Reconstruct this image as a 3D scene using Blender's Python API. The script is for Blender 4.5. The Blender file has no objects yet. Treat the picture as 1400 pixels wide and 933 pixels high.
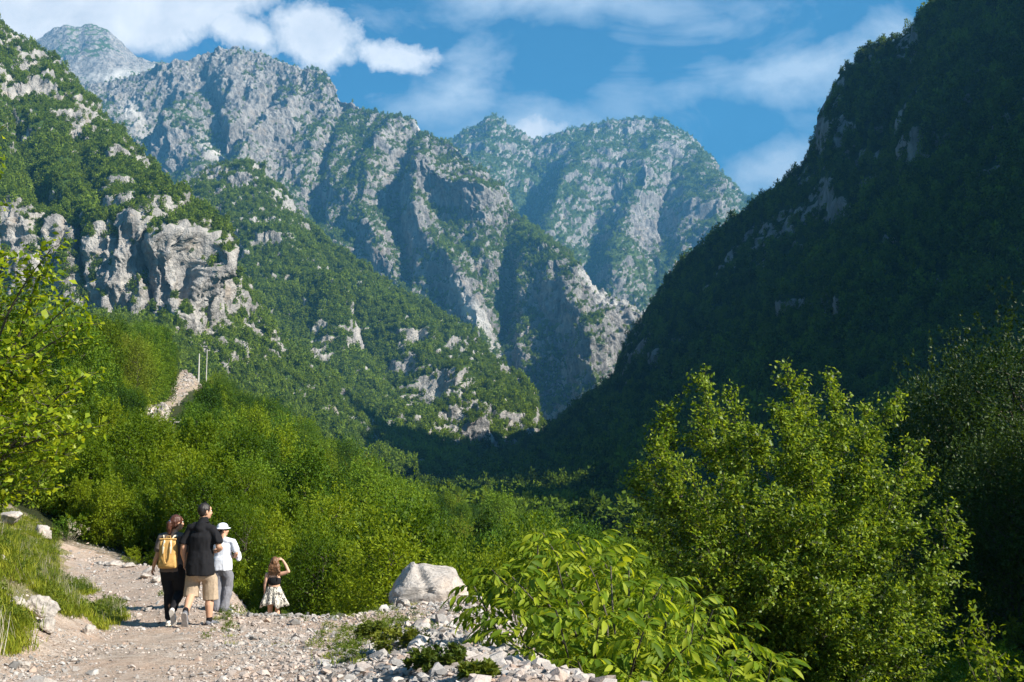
import bpy, bmesh, math, random
import numpy as np
from mathutils import Vector, Matrix, Euler

random.seed(7)
RNG = np.random.default_rng(11)
SC = bpy.context.scene
COL = SC.collection

# ---------------------------------------------------------------- camera
F_PX = 1361.1
PITCH = math.atan(133.5 / F_PX)
cam_data = bpy.data.cameras.new("camera")
cam_data.lens = 35.0
cam_data.sensor_width = 36.0
cam_data.clip_start = 0.1
cam_data.clip_end = 60000.0
cam = bpy.data.objects.new("camera", cam_data)
COL.objects.link(cam)
cam.location = (0, 0, 0)
cam.rotation_euler = (math.radians(90) + PITCH, 0, 0)
SC.camera = cam

# ---------------------------------------------------------------- light
SUN_EL, SUN_AZ = math.radians(37), math.radians(-23)      # azimuth measured from +X towards +Y
SUN_DIR = Vector((math.cos(SUN_EL) * math.cos(SUN_AZ), math.cos(SUN_EL) * math.sin(SUN_AZ), math.sin(SUN_EL)))
sun_data = bpy.data.lights.new("sun", 'SUN')
sun_data.energy = 5.0
sun_data.angle = math.radians(0.5)
sun_data.color = (1.0, 0.93, 0.82)
sun = bpy.data.objects.new("sun", sun_data)
COL.objects.link(sun)
sun.rotation_euler = SUN_DIR.to_track_quat('Z', 'Y').to_euler()
sun.location = (50, -10, 60)

SC.view_settings.view_transform = 'Standard'
SC.view_settings.look = 'None'
SC.view_settings.exposure = 1.58
SC.view_settings.gamma = 1.0
SC.cycles.use_denoising = True
SC.cycles.max_bounces = 6
SC.cycles.diffuse_bounces = 3
SC.cycles.glossy_bounces = 2
SC.cycles.transmission_bounces = 4
SC.cycles.volume_bounces = 0
SC.cycles.transparent_max_bounces = 8


def px_dir(px, py):
    """world direction of a photograph pixel (1400 x 933)"""
    cx = (np.asarray(px, float) - 700) / F_PX
    cy = (466.5 - np.asarray(py, float)) / F_PX
    c, s = math.cos(PITCH), math.sin(PITCH)
    return cx, c - s * cy, s + c * cy


def at(px, py, Y):
    x, y, z = px_dir(px, py)
    k = Y / y
    return x * k, y * k, z * k


def atv(px, py, Y):
    return Vector([float(t) for t in at(px, py, Y)])


# ---------------------------------------------------------------- world: sky with clouds
world = bpy.data.worlds.new("World")
SC.world = world
world.use_nodes = True
wn, wl = world.node_tree.nodes, world.node_tree.links
wn.clear()


class NT:
    """small helper for node trees"""
    def __init__(self, tree):
        self.t, self.n, self.l = tree, tree.nodes, tree.links

    def put(self, sock, v):
        if isinstance(v, bpy.types.NodeSocket):
            self.l.new(v, sock)
        elif v is not None:
            if sock.type == 'RGBA' and len(v) == 3:
                v = (*v, 1)
            sock.default_value = v

    def new(self, kind, out=0, props=None, **ins):
        nd = self.n.new(kind)
        for k, v in (props or {}).items():
            setattr(nd, k, v)
        for k, v in ins.items():
            key = int(k[1:]) if k[0] == 'i' and k[1:].isdigit() else k.replace('_', ' ')
            self.put(nd.inputs[key], v)
        return nd.outputs[out]

    def math(self, op, a, b=0.0, c=None, clamp=False):
        nd = self.n.new('ShaderNodeMath')
        nd.operation = op
        nd.use_clamp = clamp
        self.put(nd.inputs[0], a)
        self.put(nd.inputs[1], b)
        if c is not None:
            self.put(nd.inputs[2], c)
        return nd.outputs[0]

    def mix(self, f, a, b, mode='MIX'):
        nd = self.n.new('ShaderNodeMix')
        nd.data_type = 'RGBA'
        nd.blend_type = mode
        self.put(nd.inputs[0], f)
        self.put(nd.inputs[6], a)
        self.put(nd.inputs[7], b)
        return nd.outputs[2]

    def ramp(self, f, stops):
        nd = self.n.new('ShaderNodeValToRGB')
        e = nd.color_ramp.elements
        while len(e) < len(stops):
            e.new(0.5)
        for i, (p, c) in enumerate(stops):
            e[i].position = p
            e[i].color = (*c, 1) if not isinstance(c, (int, float)) else (c, c, c, 1)
        self.put(nd.inputs[0], f)
        return nd.outputs[0]

    def noise(self, vec, scale, detail=4, rough=0.55, dist=0.0, dims='3D'):
        nd = self.n.new('ShaderNodeTexNoise')
        nd.noise_dimensions = dims
        if vec is not None:
            self.put(nd.inputs['Vector'], vec)
        nd.inputs['Scale'].default_value = scale
        nd.inputs['Detail'].default_value = detail
        nd.inputs['Roughness'].default_value = rough
        nd.inputs['Distortion'].default_value = dist
        return nd.outputs['Fac']

    def mapping(self, vec, loc=(0, 0, 0), rot=(0, 0, 0), scale=(1, 1, 1)):
        nd = self.n.new('ShaderNodeMapping')
        self.put(nd.inputs[0], vec)
        nd.inputs[1].default_value = loc
        nd.inputs[2].default_value = rot
        nd.inputs[3].default_value = scale
        return nd.outputs[0]


def build_world():
    W = NT(world.node_tree)
    sky = W.n.new('ShaderNodeTexSky')
    sky.sky_type = 'NISHITA'
    sky.sun_disc = False
    sky.sun_elevation = SUN_EL
    sky.sun_rotation = math.pi / 2 - SUN_AZ
    sky.altitude = 900
    sky.air_density = 1.0
    sky.dust_density = 0.3
    sky.ozone_density = 3.0
    tc = W.n.new('ShaderNodeTexCoord')
    d = tc.outputs['Generated']
    sep = W.n.new('ShaderNodeSeparateXYZ')
    W.l.new(d, sep.inputs[0])
    x, y, z = sep.outputs
    ys = W.math('MAXIMUM', y, 0.05)
    u, v = W.math('DIVIDE', x, ys), W.math('DIVIDE', z, ys)
    comb = W.n.new('ShaderNodeCombineXYZ')
    W.l.new(u, comb.inputs[0]); W.l.new(v, comb.inputs[1])
    uv = comb.outputs[0]
    warp = W.noise(uv, 5.0, 4, 0.6)
    n_cum = W.noise(uv, 13.0, 10, 0.64, 0.3)
    wv = W.n.new('ShaderNodeTexNoise'); W.l.new(uv, wv.inputs['Vector']); wv.inputs['Scale'].default_value = 9.0; wv.inputs['Detail'].default_value = 6; wv.inputs['Roughness'].default_value = .65
    off = W.n.new('ShaderNodeVectorMath'); off.operation = 'MULTIPLY_ADD'
    W.l.new(wv.outputs['Color'], off.inputs[0]); off.inputs[1].default_value = (.11, .07, 0); off.inputs[2].default_value = (-.055, -.035, 0)
    uvw_ = W.n.new('ShaderNodeVectorMath'); uvw_.operation = 'ADD'; W.l.new(uv, uvw_.inputs[0]); W.l.new(off.outputs[0], uvw_.inputs[1])
    uvw = uvw_.outputs[0]
    n_wisp = W.noise(W.mapping(uv, rot=(0, 0, math.radians(-24)), scale=(2.0, 4.4, 1)), 2.4, 10, 0.62, 0.7)

    def blob(px, py, rx, ry, rot=0.0):
        a, b, c = px_dir(px, py)
        m = W.mapping(uv, loc=(0, 0, 0))
        sub = W.n.new('ShaderNodeVectorMath'); sub.operation = 'SUBTRACT'
        W.l.new(uvw, sub.inputs[0]); sub.inputs[1].default_value = (a / b, c / b, 0)
        m = W.n.new('ShaderNodeMapping')
        W.l.new(sub.outputs[0], m.inputs[0])
        m.vector_type = 'TEXTURE'
        m.inputs[2].default_value = (0, 0, math.radians(rot))
        m.inputs[3].default_value = (rx / F_PX, ry / F_PX, 1)
        ln = W.n.new('ShaderNodeVectorMath'); ln.operation = 'LENGTH'
        W.l.new(m.outputs[0], ln.inputs[0])
        return W.math('SUBTRACT', 1.0, ln.outputs['Value'], clamp=True)

    def total(blobs):
        t = None
        for (b, w) in blobs:
            bb = W.math('MULTIPLY', b, w)
            t = bb if t is None else W.math('MAXIMUM', t, bb)
        return t
    front = W.math('GREATER_THAN', y, 0.06)
    cum = total([(blob(120, 0, 340, 110, 6), 2.8), (blob(320, 40, 90, 55, -30), 1.4), (blob(440, 45, 110, 66, -14), 1.7), (blob(540, 74, 75, 40, -10), 1.4),
                 (blob(735, 172, 72, 28, 0), 1.3), (blob(-300, -30, 330, 130), 1.3)])
    cum = W.math('MULTIPLY', cum, front)
    c1 = W.math('ADD', cum, W.math('MULTIPLY', W.math('SUBTRACT', n_cum, 0.5), 1.7))
    c1 = W.ramp(c1, [(0.30, 0.0), (0.50, 0.5), (0.82, 1.0)])
    soft = total([(blob(1080, 92, 240, 62, 6), 1.25), (blob(1050, 235, 120, 52, 10), 1.2), (blob(800, 0, 400, 60, 0), 1.0), (blob(870, 80, 120, 90, 60), .65),
                  (blob(600, 120, 170, 50, 30), .8), (blob(960, 40, 200, 60, 0), .6), (blob(1240, 60, 120, 60, 0), .7), (blob(730, 165, 110, 40, 0), .7), (blob(560, 12, 200, 40, 0), .45), (blob(1700, 150, 420, 120), 1.0)])
    soft = W.math('MULTIPLY', soft, front)
    c2 = W.math('ADD', soft, W.math('MULTIPLY', W.math('SUBTRACT', n_wisp, 0.5), 2.4))
    c2 = W.math('MULTIPLY', W.ramp(c2, [(0.10, 0.0), (0.60, 0.5), (1.1, 0.92)]), 0.86)
    # thin clouds all round the rest of the sky, on a flat layer overhead
    zs = W.math('MAXIMUM', z, 0.06)
    cb = W.n.new('ShaderNodeCombineXYZ')
    W.l.new(W.math('DIVIDE', x, zs), cb.inputs[0]); W.l.new(W.math('DIVIDE', y, zs), cb.inputs[1])
    n_all = W.noise(cb.outputs[0], 0.9, 7, 0.6, 0.4)
    c3 = W.ramp(n_all, [(0.52, 0.0), (0.75, 0.7)])
    inview = W.math('MULTIPLY', W.ramp(y, [(0.70, 0.0), (0.80, 1.0)]), W.ramp(z, [(0.42, 1.0), (0.55, 0.0)]))
    c3 = W.math('MULTIPLY', c3, W.math('SUBTRACT', 1.0, inview))
    c23 = W.math('MAXIMUM', c2, c3)
    shade = W.ramp(W.noise(uv, 16.0, 6, 0.6, 0.3), [(0.3, (6.6, 6.8, 7.3)), (0.7, (10.2, 10.0, 9.8))])
    grey = W.ramp(warp, [(0.3, (5.0, 6.1, 7.3)), (0.7, (7.8, 8.3, 8.8))])
    skyc = W.mix(1.0, sky.outputs[0], SKY_TINT, 'MULTIPLY')
    c = W.mix(c23, skyc, grey)
    c = W.mix(c1, c, shade)
    bg = W.n.new('ShaderNodeBackground')
    W.l.new(c, bg.inputs[0])
    bg.inputs[1].default_value = 0.05
    out = W.n.new('ShaderNodeOutputWorld')
    W.l.new(bg.outputs[0], out.inputs[0])


SKY_TINT = (0.19, 0.73, 0.90)
build_world()
HAZE_DENSITY = 1.08e-4


# ---------------------------------------------------------------- mesh helpers
def link(name, me, parent=None, mats=(), **props):
    o = bpy.data.objects.new(name, me)
    COL.objects.link(o)
    for m in mats:
        if me is not None and m.name not in [q.name for q in me.materials]:
            me.materials.append(m)
    if parent is not None:
        o.parent = parent
    for k, v in props.items():
        if v is not None:
            o[k] = v
    return o


def np_mesh(name, verts, faces, smooth=True, attrs=None):
    """verts (n,3); faces (m,k) array of equal sided polygons; attrs name -> per point float array"""
    verts = np.ascontiguousarray(verts, dtype=np.float32)
    faces = np.ascontiguousarray(faces, dtype=np.int32)
    me = bpy.data.meshes.new(name)
    m, k = faces.shape
    me.vertices.add(len(verts))
    me.vertices.foreach_set("co", verts.ravel())
    me.loops.add(m * k)
    me.loops.foreach_set("vertex_index", faces.ravel())
    me.polygons.add(m)
    me.polygons.foreach_set("loop_start", np.arange(0, m * k, k, dtype=np.int32))
    me.update(calc_edges=True)
    if smooth:
        me.polygons.foreach_set("use_smooth", np.ones(m, dtype=bool))
    for an, av in (attrs or {}).items():
        a = me.attributes.new(an, 'FLOAT', 'POINT')
        a.data.foreach_set("value", np.ascontiguousarray(av, dtype=np.float32))
    me.validate(verbose=False)
    me.update()
    return me


def join_meshes(parts):
    """[(verts, faces(k const), attrs)] -> one (verts, faces, attrs)"""
    vs, fs, at_, off = [], [], {}, 0
    for v, f, a in parts:
        vs.append(v); fs.append(np.asarray(f) + off); off += len(v)
        for k_, q in a.items():
            at_.setdefault(k_, []).append(q)
    return np.concatenate(vs), np.concatenate(fs), {k_: np.concatenate(q) for k_, q in at_.items()}


def grid_faces(nv, nu):
    i = np.arange(nv * nu).reshape(nv, nu)
    return np.stack([i[:-1, :-1], i[:-1, 1:], i[1:, 1:], i[1:, :-1]], -1).reshape(-1, 4)


# ---------------------------------------------------------------- noise
def _hash(ix, iy, iz, seed):
    h = (ix * np.uint32(374761393) + iy * np.uint32(668265263) + iz * np.uint32(2246822519) + np.uint32((seed * 3266489917) & 0xffffffff))
    h = (h ^ (h >> np.uint32(13))) * np.uint32(1274126177)
    h = (h ^ (h >> np.uint32(16))) * np.uint32(2654435761)
    return (h >> np.uint32(8)).astype(np.float32) * np.float32(2.0 / 16777216) - 1


def vnoise(p, seed=0):
    p = np.asarray(p, dtype=np.float64)
    pi = np.floor(p)
    f = (p - pi).astype(np.float32)
    pi = (pi.astype(np.int64) & 0xffffffff).astype(np.uint32)
    w = f * f * f * (f * (f * 6 - 15) + 10)
    x0, y0, z0 = pi[..., 0], pi[..., 1], pi[..., 2]
    o = np.uint32(1)
    r = 0
    for dz in (0, 1):
        wz = w[..., 2] if dz else 1 - w[..., 2]
        for dy in (0, 1):
            wy = w[..., 1] if dy else 1 - w[..., 1]
            a = _hash(x0, y0 + o * np.uint32(dy), z0 + o * np.uint32(dz), seed)
            b = _hash(x0 + o, y0 + o * np.uint32(dy), z0 + o * np.uint32(dz), seed)
            r = r + (a + (b - a) * w[..., 0]) * (wy * wz)
    return r


ROT = np.array(Euler((0.7, 0.4, 1.1)).to_matrix())


def fbm(p, octs=5, gain=0.5, lac=2.03, seed=0):
    s, a, t = 0, 1.0, 0
    for i in range(octs):
        s = s + a * vnoise(p, seed + i * 17)
        t += a
        a *= gain
        p = (p * lac) @ ROT.T
    return s / t


def ridged(p, octs=6, gain=0.55, lac=2.1, seed=0, aniso=1.0):
    """ridged multifractal in about 0..1; the vertical stretch is kept at every octave"""
    s, a, t, w = 0, 1.0, 0, 1.0
    cz, sz = math.cos(0.9), math.sin(0.9)
    q = p * np.array([1, 1, aniso])
    for i in range(octs):
        n = 1 - np.abs(vnoise(q, seed + i * 31) * 1.6)
        n = np.clip(n, -1, 1)
        s = s + a * n * w
        w = np.clip(n * 1.4, 0.25, 1)
        t += a
        a *= gain
        x, y = q[..., 0] * lac, q[..., 1] * lac
        q = np.stack([x * cz - y * sz, x * sz + y * cz, q[..., 2] * lac + 13.7], -1)
    return s / t


def sstep(a, b, x):
    t = np.clip((x - a) / (b - a), 0, 1)
    return t * t * (3 - 2 * t)


def smooth1(a, axis, n):
    for _ in range(n):
        b = np.concatenate([np.take(a, [0], axis), a, np.take(a, [-1], axis)], axis)
        L = a.shape[axis]
        a = 0.25 * np.take(b, range(0, L), axis) + 0.5 * np.take(b, range(1, L + 1), axis) + 0.25 * np.take(b, range(2, L + 2), axis)
    return a


def grid_normals(P):
    du = np.gradient(P, axis=1)
    dv = np.gradient(P, axis=0)
    n = np.cross(du, dv)
    n /= np.linalg.norm(n, axis=-1, keepdims=True) + 1e-9
    return n


def seg_dist(px, py, poly):
    """distance to a polyline in photograph pixels, and height share along it"""
    d = np.full(px.shape, 1e9)
    for (x0, y0), (x1, y1) in zip(poly[:-1], poly[1:]):
        vx, vy = x1 - x0, y1 - y0
        t = np.clip(((px - x0) * vx + (py - y0) * vy) / (vx * vx + vy * vy + 1e-9), 0, 1)
        d = np.minimum(d, np.hypot(px - x0 - t * vx, py - y0 - t * vy))
    return d


def paint_map(px, py, blobs):
    m = np.zeros(px.shape)
    for (bx, by, rx, ry, rot, val) in blobs:
        a = math.radians(rot)
        x, y = (px - bx), (py - by)
        u = (x * math.cos(a) + y * math.sin(a)) / rx
        v = (-x * math.sin(a) + y * math.cos(a)) / ry
        m += val * np.clip(1.25 - np.hypot(u, v), 0, 1)
    return m


# ---------------------------------------------------------------- materials
def new_mat(name):
    m = bpy.data.materials.new(name)
    m.use_nodes = True
    m.node_tree.nodes.clear()
    return m, NT(m.node_tree)


def finish(m, N, shader, disp=None):
    o = N.n.new('ShaderNodeOutputMaterial')
    N.l.new(shader, o.inputs[0])
    return m


def bsdf(N, color, rough=0.9, spec=0.2, normal=None, **kw):
    nd = N.n.new('ShaderNodeBsdfPrincipled')
    N.put(nd.inputs['Base Color'], color)
    N.put(nd.inputs['Roughness'], rough)
    N.put(nd.inputs['Specular IOR Level'], spec)
    if normal is not None:
        N.put(nd.inputs['Normal'], normal)
    for k, v in kw.items():
        N.put(nd.inputs[k.replace('_', ' ')], v)
    return nd.outputs[0]


def bump(N, h, strength=0.5, dist=1.0):
    nd = N.n.new('ShaderNodeBump')
    nd.inputs['Strength'].default_value = strength
    nd.inputs['Distance'].default_value = dist
    N.put(nd.inputs['Height'], h)
    return nd.outputs[0]


def pos(N):
    return N.n.new('ShaderNodeNewGeometry').outputs['Position']


def attr(N, name):
    nd = N.n.new('ShaderNodeAttribute')
    nd.attribute_name = name
    return nd.outputs['Fac']


def mountain_mat(name, veg_a, veg_b, rock_a, rock_b, scale, grass=(0.10, 0.14, 0.035), warm=(0.42, 0.33, 0.24)):
    m, N = new_mat(name)
    p = pos(N)
    ps = N.mapping(p, scale=(1 / scale, 1 / scale, 1 / scale))
    pv = N.mapping(p, scale=(1 / scale, 1 / scale, 0.28 / scale))
    n1 = N.noise(ps, 3.0, 5, 0.65)
    n2 = N.noise(pv, 5.0, 6, 0.7, 0.6)
    n3 = N.noise(ps, 14.0, 4, 0.7)
    rk = attr(N, "rock")
    k = N.math('ADD', rk, N.math('MULTIPLY', N.math('SUBTRACT', n3, 0.5), 0.9))
    k = N.ramp(k, [(0.42, 0.0), (0.56, 1.0)])
    veg = N.mix(n1, veg_a, veg_b)
    veg = N.mix(N.ramp(n3, [(0.4, 0.0), (0.7, 0.7)]), veg, veg_a)
    veg = N.mix(attr(N, "grass"), veg, grass)
    rock = N.ramp(n2, [(0.30, tuple(c * 0.45 for c in rock_a)), (0.43, rock_a), (0.62, rock_b)])
    rock = N.mix(N.math('MULTIPLY', N.ramp(n1, [(0.56, 0.0), (0.7, 1.0)]), 0.45), rock, warm)
    rock = N.mix(attr(N, "pale"), rock, (0.56, 0.54, 0.50))
    col = N.mix(k, veg, rock)
    h = N.math('ADD', N.math('MULTIPLY', n3, 0.7), n2)
    s = bsdf(N, col, 0.95, 0.1, bump(N, h, 0.9, scale * 0.13))
    return finish(m, N, s)


# ---------------------------------------------------------------- lofted mountains
def loft(name, mat, rows, x0, x1, nu, nv, amp=(60, 14), L=(300, 60), aniso=0.4, ridges=(), paint=(), grass=(), pale=(), seed=0,
         steep=(0.45, 0.75), back=(900, 0.55), octs=(5, 5), label=None, crest_keep=0.15, rock_bias=0.0, upright=False, cliff=.6, jag=3.0, mid=.42, treeline=None):
    """rows: bottom row first, crest last; each a dict px -> (py, depth). Columns are spaced evenly between two bearings."""
    px = np.linspace(x0, x1, nu)
    knots_py, knots_Y = [], []
    for r in rows:
        xs = sorted(r)
        knots_py.append(np.interp(px, xs, [r[k][0] for k in xs]))
        knots_Y.append(np.exp(np.interp(px, xs, [math.log(r[k][1]) for k in xs])))
    # the crest is broken into teeth and notches
    q = np.stack([px / 26.0, 0 * px + seed, 0 * px], -1)
    teeth = (ridged(q, 5, gain=.62, seed=seed + 3) - .45) * 1.6 + fbm(q * .5, 2, seed=seed + 4) * .6
    knots_py[-1] = knots_py[-1] - jag * teeth
    nb = max(6, nv // 12)
    nf = nv - nb
    t = np.linspace(0, len(rows) - 1, nf)
    kp, kY = np.array(knots_py), np.array(knots_Y)
    i = np.minimum(t.astype(int), len(rows) - 2)
    w = (t - i)[:, None]
    PY = kp[i] * (1 - w) + kp[i + 1] * w
    YY = np.exp(np.log(kY[i]) * (1 - w) + np.log(kY[i + 1]) * w)
    if len(rows) > 2:
        YY = np.exp(smooth1(np.log(YY), 0, nf // 12))
        YY[-1] = kY[-1]
    PX = np.broadcast_to(px, PY.shape)
    X, Yw, Z = ((PX - 700) / F_PX * YY, YY, (600 - PY) / F_PX * YY) if upright else at(PX, PY, YY)
    Pf = np.stack([X, Yw, Z], -1)
    # the far side falls away behind the crest
    crest = Pf[-1]
    tb = (np.linspace(0, 1, nb + 1)[1:] ** 1.3)[:, None]
    rad = crest[:, :2] / np.linalg.norm(crest[:, :2], axis=1, keepdims=True)
    bx = crest[None, :, 0] + tb * back[0] * rad[None, :, 0]
    by = crest[None, :, 1] + tb * back[0] * rad[None, :, 1]
    bz = crest[None, :, 2] - tb * (crest[None, :, 2] * back[1] + 60)
    P = np.concatenate([Pf, np.stack([bx, by, bz], -1)], 0)
    PXa = np.broadcast_to(px, (nv, nu))
    PYa = np.concatenate([PY, np.repeat(PY[-1:], nb, 0)], 0)
    Nrm = grid_normals(P)
    Nrm = smooth1(smooth1(Nrm, 0, 8), 1, 8)
    flip = -1 if (Nrm[:nf, :, 1].mean() > 0) else 1
    Nrm *= flip
    v = np.concatenate([np.linspace(0, 1, nf), np.ones(nb)])[:, None]
    keep = 1 - (1 - crest_keep) * sstep(0.72, 1.0, v)
    disp = np.zeros((nv, nu))
    for (poly, wd, h) in ridges:
        wobble = 1 + 0.5 * fbm(P / (L[0] * .5), 3, seed=seed + 77)
        d = seg_dist(PXa, PYa, poly) / (wd * wobble)
        disp += h * np.clip(1 - d, 0, 1) ** 1.1 * keep
    warp = fbm(P / L[0] * 0.8, 2, seed=seed + 5)[..., None] * 0.35
    r1 = ridged(P / L[0] + warp, octs[0], seed=seed, aniso=aniso) - 0.35
    cl = paint_map(PXa, PYa, paint)
    wall = np.clip(cl * 1.3 - .25, 0, 1) * cliff
    r1b = ridged(P / (L[0] * .40) + warp, 5, gain=.6, seed=seed + 91, aniso=aniso * .7) - .42
    disp += (amp[0] * r1 + amp[0] * mid * r1b) * keep
    disp *= 1 - .5 * smooth1(smooth1(wall, 0, 12), 1, 12)
    P = P + Nrm * disp[..., None] * np.array([1, 1, 0.4])
    # no bulge may hang over the rock below it: faces stand upright at most
    rad_ = np.hypot(P[..., 0], P[..., 1])
    up = np.maximum.accumulate(rad_[:nf] - .25 * np.clip(P[:nf, :, 2] - P[:nf, :, 2].min(), 0, None) * 0, axis=0)
    P[:nf, :, :2] *= (up / rad_[:nf])[..., None]
    P[:nf, :, 2] = np.maximum.accumulate(P[:nf, :, 2], axis=0)
    P = np.stack([smooth1(smooth1(P[..., c], 0, 2), 1, 1) for c in range(3)], -1)
    N2 = grid_normals(P) * flip
    N2 = smooth1(smooth1(N2, 0, 2), 1, 2)
    r2 = ridged(P / L[1], octs[1], gain=0.6, seed=seed + 9, aniso=aniso * 1.1) - 0.4
    rv = ridged(P / (L[1] * 1.2) + warp * .6, 5, gain=.58, seed=seed + 14, aniso=.08) - .4
    P = P + N2 * (amp[1] * (r2 * (0.75 + 0.8 * np.clip(cl, 0, 1)) * (1 - wall) + rv * 1.2 * wall))[..., None]
    r3 = fbm(P / (L[1] * .22) * np.array([1, 1, .55]), 3, gain=.65, seed=seed + 61)
    rs = (ridged(P / (L[1] * .30), 4, gain=.65, seed=seed + 71, aniso=.45) - .45) * 1.5
    r3 = r3 * (1 - wall) + rs * wall * 2.2
    P = P + N2 * (amp[1] * .38 * r3 * (1 - .6 * wall))[..., None]
    N3 = grid_normals(P) * flip
    st = 1 - N3[..., 2]
    nz = fbm(P / L[1] * 0.7, 4, seed=seed + 21)
    nl = fbm(P / L[0] * 0.9, 3, seed=seed + 41)
    rock = sstep(steep[0], steep[1], st + 0.32 * nz + 0.30 * nl + rock_bias + (0.55 + .35 * cliff) * cl
                 + (treeline[2] * sstep(treeline[0], treeline[1], P[..., 2] + 120 * nl) if treeline else 0))
    gr = np.clip(paint_map(PXa, PYa, grass) + 0.25 * nl, 0, 1) * (1 - rock)
    pl = np.clip(paint_map(PXa, PYa, pale) * (1 + nz), 0, 1)
    me = np_mesh(name, P.reshape(-1, 3), grid_faces(nv, nu) if flip > 0 else grid_faces(nv, nu)[:, ::-1], True,
                 {"rock": rock.ravel(), "grass": gr.ravel(), "pale": pl.ravel()})
    o = link(name, me, None, [mat], kind="structure", label=label)
    return dict(P=P[:nf], N=N3[:nf], rock=rock[:nf], px=PXa[:nf], py=PYa[:nf], obj=o)
# ---------------------------------------------------------------- the mountains
M_FAR = mountain_mat("far_mountain", (0.045, 0.080, 0.025), (0.075, 0.110, 0.034), (0.15, 0.145, 0.14), (0.33, 0.315, 0.295), 90)
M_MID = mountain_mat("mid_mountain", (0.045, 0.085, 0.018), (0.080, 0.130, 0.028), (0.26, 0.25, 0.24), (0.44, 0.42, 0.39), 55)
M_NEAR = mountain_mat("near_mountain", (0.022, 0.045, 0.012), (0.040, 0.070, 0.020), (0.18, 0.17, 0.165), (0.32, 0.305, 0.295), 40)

summit = loft("mountain", M_FAR, [
    {-200: (300, 4300), 40: (240, 4300), 300: (200, 4300), 420: (220, 4300)},
    {-200: (180, 5000), 40: (120, 4900), 130: (115, 4800), 240: (110, 4800), 420: (150, 4900)},
    {-300: (150, 5400), 20: (75, 5400), 52: (50, 5400), 72: (34, 5400), 125: (31, 5400), 150: (42, 5400), 170: (62, 5400), 192: (78, 5400), 235: (90, 5400), 300: (130, 5400), 420: (190, 5400)},
], -60, 380, 260, 150, amp=(70, 26), L=(520, 130), aniso=0.5, seed=3, steep=(0.30, 0.55), rock_bias=0.10,
    paint=[(150, 100, 70, 22, 0, .4)], grass=[(110, 42, 50, 12, 0, .8)], pale=[(170, 104, 60, 9, -8, .7)], label="pale rounded summit under the big white cloud")

far = loft("mountain", M_FAR, [
    {480: (560, 3600), 700: (560, 3400), 850: (520, 3300), 1000: (480, 3300), 1200: (430, 3400)},
    {480: (400, 4300), 650: (390, 4300), 800: (360, 4200), 900: (330, 4200), 1000: (340, 4200), 1200: (340, 4300)},
    {400: (260, 5400), 560: (225, 5300), 600: (195, 5300), 640: (174, 5300), 673: (159, 5300), 700: (173, 5300), 728: (187, 5300), 760: (182, 5300), 800: (172, 5300),
     832: (164, 5300), 862: (163, 5300), 905: (169, 5300), 940: (188, 5300), 970: (216, 5300), 1000: (243, 5300), 1020: (268, 5300), 1035: (262, 5300), 1050: (272, 5300), 1200: (350, 5300)},
], 480, 1180, 560, 330, amp=(130, 42), L=(600, 95), jag=4.0, treeline=(1100, 1700, .12), aniso=0.42, seed=11, steep=(0.38, 0.62), rock_bias=-0.05,
    ridges=[([(850, 165), (800, 240), (770, 330), (760, 400)], 70, 260), ([(905, 170), (890, 260), (860, 330), (850, 400)], 50, 190), ([(940, 200), (950, 290), (975, 345)], 45, 200),
            ([(673, 160), (665, 230), (640, 260)], 60, 200), ([(760, 250), (720, 330), (700, 420)], 35, -160), ([(915, 230), (905, 310), (890, 370)], 26, -150)],
    paint=[(880, 320, 60, 90, 10, .25), (950, 340, 30, 50, 0, .35), (660, 215, 50, 30, 0, .2), (850, 370, 60, 25, 0, -.6), (740, 270, 60, 40, 0, -.2)],
    grass=[(850, 372, 60, 25, 0, .6)], label="distant hazy blue peaks above the head of the valley")

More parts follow.
